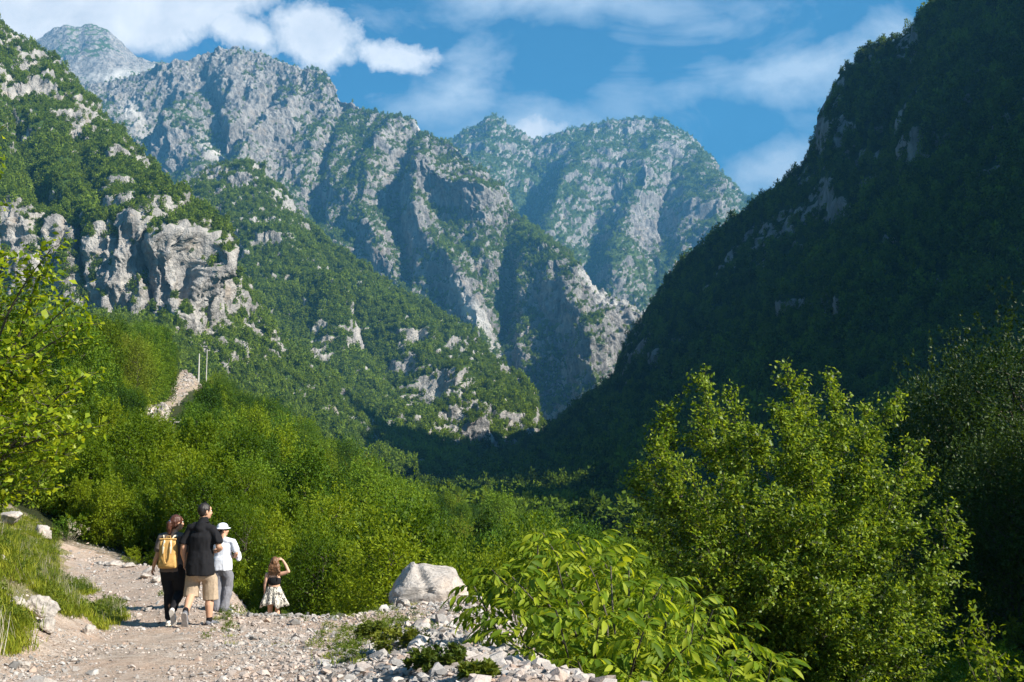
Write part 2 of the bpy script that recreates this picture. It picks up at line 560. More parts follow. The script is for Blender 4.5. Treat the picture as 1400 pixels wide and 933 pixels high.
massif = loft("mountain", M_FAR, [
    {60: (430, 2500), 300: (430, 2400), 500: (500, 2300), 640: (560, 2200), 760: (640, 2100), 880: (640, 2050), 960: (640, 2050)},
    {60: (330, 2900), 300: (330, 2750), 500: (380, 2600), 640: (440, 2450), 760: (500, 2300), 880: (520, 2200), 960: (560, 2150)},
    {60: (200, 3500), 200: (180, 3500), 300: (180, 3300), 430: (210, 3200), 560: (260, 2950), 660: (310, 2750), 760: (390, 2500), 880: (460, 2320), 960: (520, 2300)},
    {40: (150, 3900), 110: (118, 3900), 150: (112, 3900), 190: (102, 3900), 218: (90, 3850), 240: (78, 3850), 262: (78, 3850), 285: (68, 3850), 320: (62, 3800), 345: (70, 3750), 370: (80, 3700), 400: (90, 3650),
     430: (93, 3600), 448: (105, 3550), 466: (135, 3500), 500: (148, 3400), 540: (155, 3300), 570: (170, 3250), 600: (192, 3150), 640: (212, 3000), 690: (262, 2900), 720: (308, 2800), 770: (346, 2650),
     800: (378, 2550), 830: (402, 2500), 880: (436, 2400), 900: (470, 2380), 960: (560, 2350)},
], 60, 940, 760, 430, amp=(105, 30), L=(400, 62), jag=5.0, treeline=(850, 1350, .30), aniso=0.40, seed=23, steep=(0.40, 0.60), rock_bias=-0.03,
    ridges=[([(320, 60), (300, 110), (250, 160), (240, 200)], 34, 90), ([(430, 95), (400, 150), (350, 200), (330, 240)], 34, 100), ([(540, 158), (520, 230), (500, 300), (520, 350)], 28, 80),
            ([(600, 200), (575, 290), (580, 330), (620, 380), (650, 430), (668, 480)], 34, 110), ([(690, 265), (650, 280), (600, 260)], 30, 120),
            ([(722, 310), (750, 350), (790, 420), (820, 500), (830, 560)], 44, 90), ([(700, 300), (690, 380), (680, 460), (700, 540)], 26, -120),
            ([(560, 190), (548, 260), (545, 330), (560, 390)], 16, -80), ([(470, 150), (440, 220), (430, 290)], 18, -80), ([(270, 75), (290, 150), (300, 220)], 24, -120), ([(380, 110), (340, 180), (300, 215)], 18, -110),
            ([(850, 440), (800, 500)], 40, 90)],
    paint=[(300, 110, 130, 60, 20, .40), (180, 160, 30, 45, -20, .5), (235, 200, 60, 25, 15, .5), (370, 190, 40, 60, 0, .25), (440, 120, 40, 40, 20, .15), (580, 340, 22, 45, 0, .55), (640, 420, 16, 60, -38, .6),
           (560, 260, 60, 90, 0, .15), (840, 420, 52, 38, 30, .75), (800, 380, 22, 40, -38, .5), (760, 420, 28, 60, -20, .35), (850, 500, 24, 60, 0, .35), (720, 340, 45, 45, 0, -.45), (620, 330, 30, 40, 0, -.1),
           (640, 250, 60, 40, 0, .1), (680, 420, 20, 80, 0, -.35), (470, 210, 40, 60, 0, -.2), (200, 125, 90, 14, -10, .2), (620, 400, 25, 30, 0, -.5), (800, 560, 60, 30, 0, -.1)],
    grass=[(250, 108, 90, 16, -8, .5), (760, 560, 40, 30, 0, .3)], pale=[(812, 388, 18, 46, -42, .9), (845, 425, 30, 14, 10, .6), (652, 445, 9, 50, -36, .8), (285, 200, 22, 12, 40, .9), (572, 172, 10, 4, 20, .8), (182, 160, 16, 26, -30, .6), (640, 230, 24, 8, 30, .4)],
    label="long grey limestone massif with jagged crest")

spur = loft("mountain", M_MID, [
    {100: (560, 1000), 270: (600, 1000), 400: (640, 1000), 500: (660, 1050), 620: (665, 1100), 700: (665, 1150), 800: (660, 1200)},
    {100: (420, 1400), 270: (430, 1350), 400: (490, 1300), 500: (560, 1250), 620: (610, 1300), 700: (625, 1330), 800: (650, 1350)},
    {100: (330, 1750), 200: (300, 1800), 250: (262, 1850), 275: (236, 1850), 300: (226, 1850), 330: (222, 1850), 352: (230, 1830), 375: (250, 1800), 400: (288, 1770), 440: (322, 1740), 490: (358, 1700),
     530: (386, 1680), 570: (410, 1660), 610: (432, 1640), 640: (455, 1620), 670: (482, 1600), 700: (508, 1590), 720: (528, 1580), 740: (560, 1570), 762: (596, 1560), 800: (640, 1560)},
], 110, 800, 620, 330, amp=(70, 20), L=(240, 50), aniso=0.38, seed=37, steep=(0.46, 0.66), rock_bias=-0.03, back=(500, 0.7),
    ridges=[([(330, 225), (380, 300), (420, 380), (450, 470)], 40, 60), ([(500, 365), (540, 440), (590, 520), (640, 590)], 50, 75), ([(640, 455), (680, 530), (720, 590)], 38, 45),
            ([(440, 330), (480, 420), (520, 500), (560, 560)], 26, -70), ([(590, 430), (620, 500), (660, 580)], 18, -45), ([(290, 240), (300, 330), (330, 420)], 22, -55)],
    paint=[(480, 290 + 190, 26, 34, 0, .55), (430, 490, 22, 26, 0, .5), (385, 470, 22, 14, 0, .4), (545, 490, 22, 30, 0, .55), (600, 500, 20, 26, 0, .55), (495, 520, 16, 20, 0, .5), (560, 540, 40, 16, 30, .4), (655, 580, 20, 20, 0, .45),
           (340, 250, 30, 12, 0, .3), (395, 290, 14, 14, 0, .45), (620, 470, 14, 14, 0, .3), (480, 400, 16, 16, 0, .3), (655, 530, 8, 9, 0, .5), (705, 505, 9, 9, 0, .4), (300, 330, 30, 30, 0, .15), (480, 560, 60, 30, 0, -.4)],
    grass=[(710, 560, 26, 8, 35, 1.0), (560, 400, 60, 14, 35, .5)], label="green wooded spur running down to the valley")

slope = loft("mountain", M_MID, [
    {-700: (650, 420), -200: (640, 430), 0: (600, 450), 200: (590, 480), 400: (640, 600), 520: (660, 700), 640: (668, 850)},
    {-700: (440, 780), -200: (440, 785), 0: (425, 785), 100: (430, 780), 250: (465, 785), 330: (510, 800), 400: (560, 830), 520: (620, 900), 640: (655, 1000)},
    {-700: (240, 820), -200: (260, 820), 0: (268, 830), 60: (282, 820), 100: (290, 820), 150: (296, 810), 200: (330, 810), 250: (350, 810), 300: (390, 850), 400: (500, 920), 520: (596, 980), 640: (645, 1050)},
    {-900: (-500, 900), -500: (-260, 1050), -200: (-110, 1150), -60: (0, 1180), 0: (34, 1190), 25: (50, 1190), 60: (78, 1190), 95: (108, 1180), 130: (152, 1170), 180: (205, 1150), 215: (258, 1130), 240: (296, 1110), 280: (336, 1080),
     310: (372, 1060), 350: (420, 1050), 400: (466, 1050), 480: (540, 1060), 540: (600, 1080), 600: (630, 1100), 640: (642, 1120)},
], -420, 640, 640, 420, amp=(58, 19), L=(190, 40), aniso=0.28, seed=51, cliff=1.0, jag=2.0, steep=(0.46, 0.66), rock_bias=-0.05, back=(500, 0.7),
    ridges=[([(60, 65), (130, 190), (190, 300)], 40, 60), ([(180, 195), (215, 290), (260, 380)], 30, 40), ([(20, 100), (40, 200), (60, 280)], 30, -50), ([(110, 190), (140, 280), (150, 300)], 20, -40),
            ([(45, 290), (50, 400)], 9, -38), ([(100, 290), (106, 400)], 9, -36), ([(195, 330), (205, 420)], 7, -30), ([(235, 345), (250, 430)], 6, -26)],
    paint=[(20, 325, 30, 62, 0, .95), (80, 330, 26, 55, 0, .8), (155, 355, 46, 62, 8, 1.0), (225, 385, 26, 48, 10, .9), (270, 395, 26, 34, 25, .85), (100, 390, 30, 30, 0, .5), (265, 430, 12, 20, 0, .5), (40, 110, 26, 40, 10, .30),
           (105, 165, 28, 20, 20, .6), (160, 215, 38, 20, 30, .7), (182, 250, 10, 22, -10, .5), (145, 270, 16, 12, 0, .5), (110, 100, 20, 40, -35, .35), (20, 50, 22, 22, 0, .4), (210, 240, 12, 16, 0, .3), (260, 310, 12, 10, 0, .2),
           (230, 300, 50, 30, 30, -.35), (70, 240, 60, 30, 0, -.35), (400, 540, 120, 60, 20, -.6), (0, 200, 40, 60, 0, -.1)],
    grass=[(280, 330, 60, 20, 45, .5)], label="steep wooded slope with a band of pale cliffs")

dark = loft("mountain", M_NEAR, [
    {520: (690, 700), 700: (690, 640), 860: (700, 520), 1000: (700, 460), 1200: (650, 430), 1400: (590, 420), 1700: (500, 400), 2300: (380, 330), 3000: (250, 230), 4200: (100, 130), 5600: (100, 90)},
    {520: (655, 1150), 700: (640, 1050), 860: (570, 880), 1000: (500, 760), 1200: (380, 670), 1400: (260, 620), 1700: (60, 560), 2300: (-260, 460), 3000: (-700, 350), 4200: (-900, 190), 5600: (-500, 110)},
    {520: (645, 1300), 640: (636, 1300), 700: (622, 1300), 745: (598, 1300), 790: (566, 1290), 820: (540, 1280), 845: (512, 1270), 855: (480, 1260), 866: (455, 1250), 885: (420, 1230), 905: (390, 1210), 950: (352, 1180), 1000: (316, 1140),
     1050: (274, 1090), 1095: (234, 1050), 1110: (218, 1040), 1117: (190, 1035), 1124: (160, 1030), 1133: (130, 1020), 1160: (98, 1000), 1190: (70, 980), 1230: (46, 950), 1290: (2, 900), 1340: (-34, 870), 1400: (-80, 840), 1700: (-420, 740), 2300: (-1100, 620), 3000: (-1620, 520), 4000: (-2450, 330), 5600: (-2000, 150)},  # crest beyond the view is raised and shaped to cast shade here
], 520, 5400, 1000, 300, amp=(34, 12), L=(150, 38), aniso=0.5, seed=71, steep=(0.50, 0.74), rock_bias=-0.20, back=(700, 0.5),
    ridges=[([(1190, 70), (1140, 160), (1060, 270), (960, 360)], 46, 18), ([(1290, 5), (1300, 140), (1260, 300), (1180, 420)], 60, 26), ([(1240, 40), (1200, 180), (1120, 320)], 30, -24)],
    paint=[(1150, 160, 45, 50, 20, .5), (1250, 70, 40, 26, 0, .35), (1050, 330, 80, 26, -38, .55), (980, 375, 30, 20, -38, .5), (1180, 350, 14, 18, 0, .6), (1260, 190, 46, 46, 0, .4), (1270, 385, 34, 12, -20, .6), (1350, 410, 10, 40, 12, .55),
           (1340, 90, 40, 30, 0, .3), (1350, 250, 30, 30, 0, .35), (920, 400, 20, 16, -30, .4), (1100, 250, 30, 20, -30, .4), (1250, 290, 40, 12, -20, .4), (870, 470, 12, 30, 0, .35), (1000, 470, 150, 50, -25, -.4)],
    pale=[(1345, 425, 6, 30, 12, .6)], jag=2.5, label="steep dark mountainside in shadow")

loft("mountain", M_NEAR, [  # ridge added out of view to block the sun from the valley floor
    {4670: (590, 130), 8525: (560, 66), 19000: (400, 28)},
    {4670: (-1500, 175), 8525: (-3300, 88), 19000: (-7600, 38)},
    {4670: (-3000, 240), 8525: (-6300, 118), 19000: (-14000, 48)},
], 4300, 19000, 240, 130, amp=(25, 10), L=(150, 38), aniso=0.5, seed=91, steep=(0.50, 0.74), rock_bias=-0.2, back=(500, 0.5), upright=True, label="unseen high ridge added on the side of the sun to shade the valley")

# ---------------------------------------------------------------- ground of the near valley
HC = [-600, -200, 0, 130, 250, 330, 400, 480, 540, 660, 800, 1000, 1250, 1500, 2200]
HY = [20, 30, 50, 80, 120, 180, 280, 400, 600, 900, 1500, 2600]
HT = np.array([
    [2, -1.5, -2.5, -3.2, -3.5, -3.8, -3.9, -4.0, -4.2, -4.4, -4.5, -5, -6, -5, -3],
    [7, 1, -1.8, -3.0, -3.6, -4.2, -4.8, -5.4, -5.8, -6.2, -6.5, -7, -8, -6, -2],
    [16, 6, 1, -1.5, -3.2, -4.6, -6, -7.6, -8.5, -9.3, -10, -10, -10, -6, 4],
    [28, 12, 6, 1.5, -2.5, -4.5, -7, -9.5, -11, -12.5, -13.5, -14, -13, -5, 14],
    [45, 22, 13, 7, 0.5, -3, -6.5, -10, -13, -15.5, -17, -18, -16, -3, 30],
    [70, 35, 22, 15, 8, 2, -4, -10, -15, -20, -22, -23, -17, 5, 60],
    [110, 50, 30, 23, 19.5, 3, -8, -16, -22, -26, -28, -27, -15, 25, 120],
    [130, 50, 18, 2, -6, -14, -22, -28, -31, -33, -34, -31, -8, 60, 220],
    [150, 60, 15, 0, -15, -25, -30, -34, -36, -38, -38, -33, 10, 110, 300],
    [100, 40, 10, -10, -30, -34, -38, -40, -42, -42, -42, -38, 0, 150, 350],
    [0, 0, -30, -40, -45, -45, -45, -45, -45, -45, -45, -45, -30, 100, 300],
    [-40] * 15], float)


def _cubic(t):
    return t * t * (3 - 2 * t) * 0.5 + t * 0.5


def hill_z(x, y):
    Y = np.clip(y, 20, 2600)
    a = np.clip(700 + F_PX * x / np.maximum(y, 12.0), -600, 2199.9)
    i = np.clip(np.searchsorted(HC, a, 'right') - 1, 0, len(HC) - 2)
    hc = np.array(HC, float)
    s = _cubic((a - hc[i]) / (hc[i + 1] - hc[i]))
    ly = np.log(np.array(HY, float))
    j = np.clip(np.searchsorted(ly, np.log(Y), 'right') - 1, 0, len(HY) - 2)
    t = _cubic(np.clip((np.log(Y) - ly[j]) / (ly[j + 1] - ly[j]), 0, 1))
    z = (HT[j, i] * (1 - s) + HT[j, i + 1] * s) * (1 - t) + (HT[j + 1, i] * (1 - s) + HT[j + 1, i + 1] * s) * t
    p = np.stack([x, y, np.zeros_like(x)], -1)
    z = z + fbm(p / 25, 4, seed=91) * np.clip((y - 24) / 60, 0, 1) * 3.0
    return z


# edge of the gravel platform, seen from above: platform lies on the near / left side of this line
EDGE = [(-90.0, 34.0), (-20.0, 30.0), (-12.0, 28.0), (-8.6, 26.0), (-6.6, 22.5), (-5.4, 17.8), (-4.2, 16.3), (-2.6, 15.9), (-1.9, 17.0), (-0.3, 17.0), (0.25, 15.0), (0.0, 12.0), (0.05, 9.0), (0.35, 7.0), (1.0, 5.0), (2.4, 3.4), (6.0, 2.0), (16, -2.0), (30, -16)]


def edge_sd(x, y):
    """signed distance to the platform edge, positive on the platform"""
    d = np.full(np.shape(x), 1e9)
    sgn = np.ones(np.shape(x))
    for (x0, y0), (x1, y1) in zip(EDGE[:-1], EDGE[1:]):
        vx, vy = x1 - x0, y1 - y0
        t = np.clip(((x - x0) * vx + (y - y0) * vy) / (vx * vx + vy * vy), 0, 1)
        dd = np.hypot(x - x0 - t * vx, y - y0 - t * vy)
        cr = vx * (y - y0) - vy * (x - x0)
        upd = dd < d
        d = np.where(upd, dd, d)
        sgn = np.where(upd, np.where(cr < 0, 1.0, -1.0), sgn)
    return d * sgn


def toe_x(y):
    """x of the foot of the left bank"""
    return np.interp(y, [-6, 4, 7, 10, 12.5, 14, 16, 19, 24, 32, 60], [-2.4, -3.0, -3.6, -4.3, -4.9, -5.4, -6.35, -7.85, -10.3, -13.8, -26])


def ground_z(x, y):
    x = np.asarray(x, float); y = np.asarray(y, float)
    base = np.where(y < 15, -1.70 - 0.1325 * (y - 7), -2.76 - 0.05 * (y - 15))
    base = np.where(y < 3, -1.70 + 0.1325 * 4 - 0.02 * (y - 3), base)
    sd = edge_sd(x, y)
    p = np.stack([x, y, np.zeros_like(x)], -1)
    # gravel heaped along the right-hand edge
    heap = 0.22 * np.exp(-((sd - 1.1) / 1.0) ** 2) * sstep(-3.0, 0.0, x) + 0.10 * np.exp(-((sd - .8) / .6) ** 2)
    base = base + heap + 0.05 * fbm(p * 1.1, 4, seed=5) + 0.018 * fbm(p * 6.0, 3, seed=15)
    # left bank
    bd = toe_x(y) - x + 0.35 * fbm(p * 0.7, 3, seed=8)
    top = np.interp(y, [0, 6, 11, 14, 17, 22, 32, 60], [1.3, 1.5, 1.75, 1.2, 0.7, 0.6, 1.4, 3.0])
    bank = top * sstep(-0.1, 2.3, bd) + 0.35 * np.clip(bd - 1.6, 0, 30) + 0.14 * fbm(p * 1.6, 4, seed=28) * sstep(0.0, 1.0, bd)
    plat = base + bank
    hz = np.where(y < 20, hill_z(x, np.maximum(y, 20.0)) + 0.02 * (20 - np.minimum(y, 20)), hill_z(x, y))
    kk = sstep(20, 32, y)
    low = np.minimum(hz, base - 0.9 - 0.25 * np.clip(-sd, 0, 12)) * (1 - kk) + hz * kk
    g = np.exp(-(np.hypot(x + 4.36, y - 18.6) / 1.5) ** 4)      # the shelf the girl stands on
    low = low * (1 - g) + (-3.51) * g
    k = sstep(-1.3, 0.08, sd)
    far = sstep(30, 44, y)
    z = low * (1 - k) + plat * k
    return z * (1 - far) + hz * far


def gz(x, y):
    return float(ground_z(np.array([x]), np.array([y]))[0])


def ground_mat(name, kind):
    m, N = new_mat(name)
    p = pos(N)
    n1 = N.noise(p, 0.9, 5, 0.6)
    n2 = N.noise(p, 9.0, 6, 0.75)
    n3 = N.noise(p, 60.0, 3, 0.7)
    if kind == 'path':
        c = N.ramp(n2, [(0.3, (0.22, 0.17, 0.13)), (0.5, (0.40, 0.32, 0.26)), (0.75, (0.52, 0.47, 0.42))])
        c = N.mix(N.ramp(n1, [(0.42, 0.0), (0.6, 0.45)]), c, (0.47, 0.32, 0.23))
        c = N.mix(N.ramp(n3, [(0.35, 0.6), (0.5, 0.0)]), c, (0.16, 0.14, 0.12))
        c = N.mix(N.ramp(n3, [(0.6, 0.0), (0.7, 0.7)]), c, (0.58, 0.55, 0.51))
    elif kind == 'bank':
        c = N.ramp(n2, [(0.3, (0.14, 0.11, 0.07)), (0.5, (0.24, 0.19, 0.11)), (0.75, (0.42, 0.36, 0.28))])
        c = N.mix(N.ramp(n1, [(0.45, 0.0), (0.6, 0.6)]), c, (0.10, 0.13, 0.035))
    else:
        c = N.ramp(n2, [(0.3, (0.020, 0.030, 0.009)), (0.6, (0.05, 0.06, 0.02)), (0.8, (0.10, 0.085, 0.05))])
        bare = attr(N, "bare")
        c = N.mix(N.ramp(N.math('ADD', bare, N.math('MULTIPLY', N.math('SUBTRACT', n1, .5), .6)), [(0.45, 0.0), (0.55, 1.0)]), c,
                  N.ramp(n2, [(0.3, (0.25, 0.17, 0.11)), (0.55, (0.42, 0.35, 0.27)), (0.8, (0.60, 0.56, 0.50))]))
    h = N.math('ADD', N.math('MULTIPLY', n2, 1.0), N.math('MULTIPLY', n3, 0.35))
    return finish(m, N, bsdf(N, c, 0.95, 0.15, bump(N, h, 0.8, 0.06 if kind != 'hill' else 0.4)))


M_PATH, M_BANK, M_HILL = ground_mat("path_gravel", 'path'), ground_mat("bank_soil", 'bank'), ground_mat("forest_floor", 'hill')


def build_ground():
    # near sheet: square metres in front of and around the camera
    xs = np.concatenate([np.linspace(-40, -10, 60, endpoint=False), np.linspace(-10, 5, 330, endpoint=False), np.linspace(5, 40, 90)])
    ys = np.concatenate([np.linspace(-40, -2, 30, endpoint=False), np.linspace(-2, 20, 420, endpoint=False), np.linspace(20, 44, 110)])
    X, Y = np.meshgrid(xs, ys)
    Z = ground_z(X, Y)
    sd = edge_sd(X, Y)
    bd = toe_x(Y) - X
    f = grid_faces(len(ys), len(xs))
    V = np.stack([X, Y, Z], -1).reshape(-1, 3)
    fc = f[:, 0]
    sdf, bdf = sd.ravel()[fc], bd.ravel()[fc] + 0.3 * fbm(V[fc] * 0.8, 3, seed=61)
    cls = np.where(sdf < -0.9, 2, np.where(bdf > 0.75, 1, 0))
    bare = (np.exp(-((sdf + 0.5) / 1.2) ** 2))
    pb = np.zeros(len(V)); pb[fc] = bare
    out = {}
    for k, (nm, mt, lb) in enumerate([("path", M_PATH, "pale gravel track running downhill"), ("bank", M_BANK, "stony grass bank beside the track"), ("ground", M_HILL, "rough ground below the track")]):
        ff = f[cls == k]
        u, inv = np.unique(ff, return_inverse=True)
        me = np_mesh(nm, V[u], inv.reshape(ff.shape), True, {"bare": pb[u]})
        out[nm] = link(nm, me, None, [mt], kind="structure", label=lb)
    # wide sheet: the hillside and valley floor out to the mountains; its near edge tucks under the near sheet
    a = np.linspace(-1300, 2700, 420)
    yy = np.concatenate([np.exp(np.linspace(math.log(41.0), math.log(700), 300)), np.exp(np.linspace(math.log(720), math.log(5000), 60))])
    A, YY = np.meshgrid(a, yy)
    XX = (A - 700) / F_PX * YY
    ZZ = ground_z(XX, YY)
    ZZ[0] -= 1.0; ZZ[1] -= .4
    PX = A; PYp = 600 - F_PX * ZZ / YY
    br = np.clip(paint_map(PX, PYp, [(247, 530, 14, 34, 25, 1.2), (275, 528, 18, 14, 30, .9), (262, 508, 12, 9, 0, 1.2), (212, 560, 20, 20, 45, 1.0), (150, 600, 24, 26, 30, .9), (220, 610, 16, 10, 0, .5), (300, 545, 25, 10, 30, .5)]), 0, 1)
    me = np_mesh("hillside", np.stack([XX, YY, ZZ], -1).reshape(-1, 3), grid_faces(len(yy), len(a)), True, {"bare": br.ravel()})
    out["hill"] = link("hillside", me, None, [M_HILL], kind="structure", label="wooded hillside and valley floor")
    # the ground runs on in every direction to the horizon, below everything else
    s = 7000
    me = np_mesh("terrain", np.array([[-s, -4000, -75], [s, -4000, -75], [s, 7400, -75], [-s, 7400, -75]]), np.array([[0, 1, 2, 3]]), False, {"bare": np.zeros(4)})
    link("terrain", me, None, [M_HILL], kind="structure", label="flat country far below")
    return out


GROUND = build_ground()


# ---------------------------------------------------------------- foliage
def leaf_mat(name, dark, mid, light, trans=0.35, spec=0.25, rough=0.5, autumn=None, solo=False, hue=0.0):
    m, N = new_mat(name)
    oi = N.n.new('ShaderNodeObjectInfo').outputs['Random']
    r = attr(N, "rnd")
    k = (N.math('ADD', N.math('MULTIPLY', r, 0.8), 0.12) if solo else N.math('ADD', N.math('MULTIPLY', oi, 0.6), N.math('MULTIPLY', r, 0.4)))
    c = N.ramp(k, [(0.20, dark), (0.5, mid), (0.80, light)])
    hv = N.math('FRACT', N.math('MULTIPLY', oi, 17.31))
    c = N.mix(N.ramp(hv, [(0.30, hue), (0.50, 0.0)]), c, N.mix(1.0, c, (0.62, 0.86, 1.9), 'MULTIPLY'))
    c = N.mix(N.ramp(hv, [(0.88, 0.0), (0.94, hue * .4)]), c, N.mix(1.0, c, (1.35, 1.0, 1.0), 'MULTIPLY'))
    if autumn:
        c = N.mix(N.ramp(oi, [(0.93, 0.0), (0.96, 0.6)]), c, autumn)
    b = bsdf(N, c, rough, spec)
    t = N.n.new('ShaderNodeBsdfTranslucent')
    N.put(t.inputs[0], N.mix(1.0, c, (1.5, 1.35, 0.6), 'MULTIPLY'))
    ms = N.n.new('ShaderNodeMixShader')
    ms.inputs[0].default_value = trans
    N.l.new(b, ms.inputs[1]); N.l.new(t.outputs[0], ms.inputs[2])
    return finish(m, N, ms.outputs[0])


def bark_mat(name, a, b, sc=8):
    m, N = new_mat(name)
    p = N.mapping(N.new('ShaderNodeTexCoord', 3), scale=(1, 1, 0.25))
    n = N.noise(p, sc, 5, 0.7)
    return finish(m, N, bsdf(N, N.ramp(n, [(0.3, a), (0.7, b)]), 0.95, 0.1, bump(N, n, 0.6, 0.03)))


M_BARK = bark_mat("bark", (0.045, 0.038, 0.03), (0.13, 0.115, 0.095))
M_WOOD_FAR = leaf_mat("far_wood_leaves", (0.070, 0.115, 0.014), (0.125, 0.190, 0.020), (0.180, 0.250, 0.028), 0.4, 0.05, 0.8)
M_WOOD_DARK = leaf_mat("shaded_wood_leaves", (0.030, 0.056, 0.005), (0.065, 0.110, 0.009), (0.120, 0.175, 0.014), 0.3, 0.05, 0.8)  # darkened copy of the wood leaves; shade is put into the colour
M_HILL_LEAF = leaf_mat("hillside_leaves", (0.028, 0.060, 0.004), (0.084, 0.150, 0.008), (0.205, 0.275, 0.012), 0.36, 0.12, 0.6, (0.16, 0.16, 0.03), hue=.6)
M_SHRUB_LEAF = leaf_mat("shrub_leaves", (0.055, 0.105, 0.005), (0.115, 0.180, 0.008), (0.210, 0.270, 0.012), 0.44, 0.15, 0.55)


def unit(v):
    return v / (np.linalg.norm(v, axis=-1, keepdims=True) + 1e-9)


def leaf_quads(C, size, out_dir, rng, up=0.55, width=0.5, fold=0.18, droop=0.0):
    """one pointed, slightly folded leaf (4 corners, 2 triangles along the midrib) at each centre"""
    n = len(C)
    d = unit(out_dir * 0.9 + rng.normal(0, 0.75, (n, 3)) + np.array([0, 0, -droop]))
    nn = unit(np.cross(d, rng.normal(0, 1, (n, 3))))
    nn = unit(nn + np.array([0, 0, up]) * np.sign(nn[:, 2:3] + 1e-6))
    s = unit(np.cross(d, nn))
    nn = np.cross(s, d)
    L = (size * rng.uniform(0.7, 1.3, n))[:, None]
    W = L * width
    v = np.stack([C, C + d * L * .45 + s * W * .5 + nn * L * fold * .5, C + d * L, C + d * L * .45 - s * W * .5 + nn * L * fold * .5], 1).reshape(-1, 3)
    f = np.arange(4 * n).reshape(n, 4)
    f = f if True else f
    r = np.repeat(rng.uniform(0, 1, n), 4)
    return v, f, {"rnd": r}


def tubes(paths, sides=5):
    """paths: list of (points (k,3), radii (k,)) -> mesh arrays of quads"""
    vs, fs, off = [], [], 0
    for P, R in paths:
        P = np.asarray(P, float); R = np.asarray(R, float)
        k = len(P)
        T = unit(np.gradient(P, axis=0))
        ref = np.array([0.31, 0.95, 0.05]) if abs(T[0][2]) > 0.5 else np.array([0, 0, 1.0])
        A = unit(np.cross(T, ref)); B = np.cross(T, A)
        th = np.arange(sides) * 2 * math.pi / sides
        ring = P[:, None] + R[:, None, None] * (A[:, None] * np.cos(th)[None, :, None] + B[:, None] * np.sin(th)[None, :, None])
        vs.append(ring.reshape(-1, 3))
        i = np.arange(k * sides).reshape(k, sides) + off
        j = np.roll(i, -1, 1)
        fs.append(np.stack([i[:-1], j[:-1], j[1:], i[1:]], -1).reshape(-1, 4))
        off += k * sides
    return np.concatenate(vs), np.concatenate(fs)


def bent(p0, p1, k, rng, wob=0.06, sag=0.0):
    t = np.linspace(0, 1, k)[:, None]
    p0, p1 = np.asarray(p0, float), np.asarray(p1, float)
    L = np.linalg.norm(p1 - p0)
    P = p0 * (1 - t) + p1 * t
    P = P + (rng.normal(0, 1, 3) * wob * L)[None] * np.sin(t * math.pi) + (rng.normal(0, 1, 3) * wob * .5 * L)[None] * np.sin(t * 2 * math.pi)
    P[:, 2] += sag * L * (np.sin(t * math.pi))[:, 0]
    return P


def crown_tree(name, H, W, n_lobes, n_leaf, leaf, rng, base=0.18, pointed=0.35, shoots=0.25, trunks=1, leafmat=None, core=0.0):
    """a broadleaf tree: tapered trunk with limbs reaching to leafy lobes; returns (trunk mesh, crown mesh)"""
    paths = []
    tips = []
    for k in range(n_lobes):
        t = (k + rng.uniform(0, 1)) / n_lobes
        h = base + (0.93 - base) * t
        prof = math.sin(math.pi * min(1, (0.12 + 0.88 * (1 - (h - base) / (1 - base))) ** 0.9 * 0.62 + 0.05)) ** 0.8
        prof = prof * (1 - pointed * max(0, (h - 0.5)) * 1.6)
        ang = k * 2.4 + rng.uniform(-.4, .4)
        r = W * .5 * prof * rng.uniform(0.45, 0.9)
        tips.append((np.array([math.cos(ang) * r, math.sin(ang) * r, H * h]), min(W, H * .8) * rng.uniform(0.13, 0.21) * (0.75 + 0.5 * prof)))
    stems = []
    for s in range(trunks):
        off = rng.normal(0, 0.12 * W if trunks > 1 else 0.01, 3); off[2] = 0
        top = np.array([off[0] * .8, off[1] * .8, H * rng.uniform(0.70, 0.86)])
        P = bent(off * .5 + np.array([0, 0, -0.35]), top, 9, rng, 0.015)
        stems.append(P)
        paths.append((P, np.linspace(H * 0.021, H * 0.004, 9) * (1 if trunks == 1 else 0.6)))
    for tip, rad in tips:
        S = stems[rng.integers(len(stems))]
        z = max(H * 0.06, tip[2] - np.hypot(tip[0], tip[1]) * rng.uniform(0.6, 1.1))
        i = int(np.argmin(np.abs(S[:, 2] - z)))
        paths.append((bent(S[i], tip, 5, rng, 0.04), np.linspace(H * 0.006, H * 0.0012, 5)))
    tv, tf = tubes(paths, 5)
    C, O = [], []
    wts = np.array([r for _, r in tips]) ** 1.7
    wts /= wts.sum()
    for (tip, rad), w in zip(tips, wts):
        m = max(6, int(n_leaf * w))
        d = unit(rng.normal(0, 1, (m, 3)))
        rr = rng.uniform(0, 1, m) ** 0.30
        sc = np.array([1, 1, rng.uniform(0.75, 1.15)])
        p = tip + d * rr[:, None] * rad * sc
        C.append(p); O.append(unit(d + np.array([0, 0, .3])))
        # leading shoots that break the outline
        for _ in range(rng.poisson(shoots * 4)):
            a = unit(unit(tip * np.array([1, 1, 0.3])) * 0.7 + np.array([0, 0, 0.9]) + rng.normal(0, .35, 3))
            q = int(max(5, m * 0.05))
            t = rng.uniform(0.6, 1.9, q)[:, None]
            C.append(tip + a * rad * t + rng.normal(0, rad * .06, (q, 3)) * (2.1 - t)); O.append(np.repeat(a[None], q, 0))
    C, O = np.concatenate(C), np.concatenate(O)
    v, f, a = leaf_quads(C, leaf, O, rng)
    # each lobe keeps a tone of its own
    lobe = np.repeat(np.clip(0.5 + 0.5 * vnoise(C / (W * .22), 3), 0, 1), 4)
    a["rnd"] = np.clip(a["rnd"] * 0.55 + lobe * 0.45, 0, 1)
    crown = np_mesh(name + "_crown", v, f, False, a)
    trunk = np_mesh(name + "_trunk", tv, tf, True)
    trunk.materials.append(M_BARK); crown.materials.append(leafmat)
    return trunk, crown


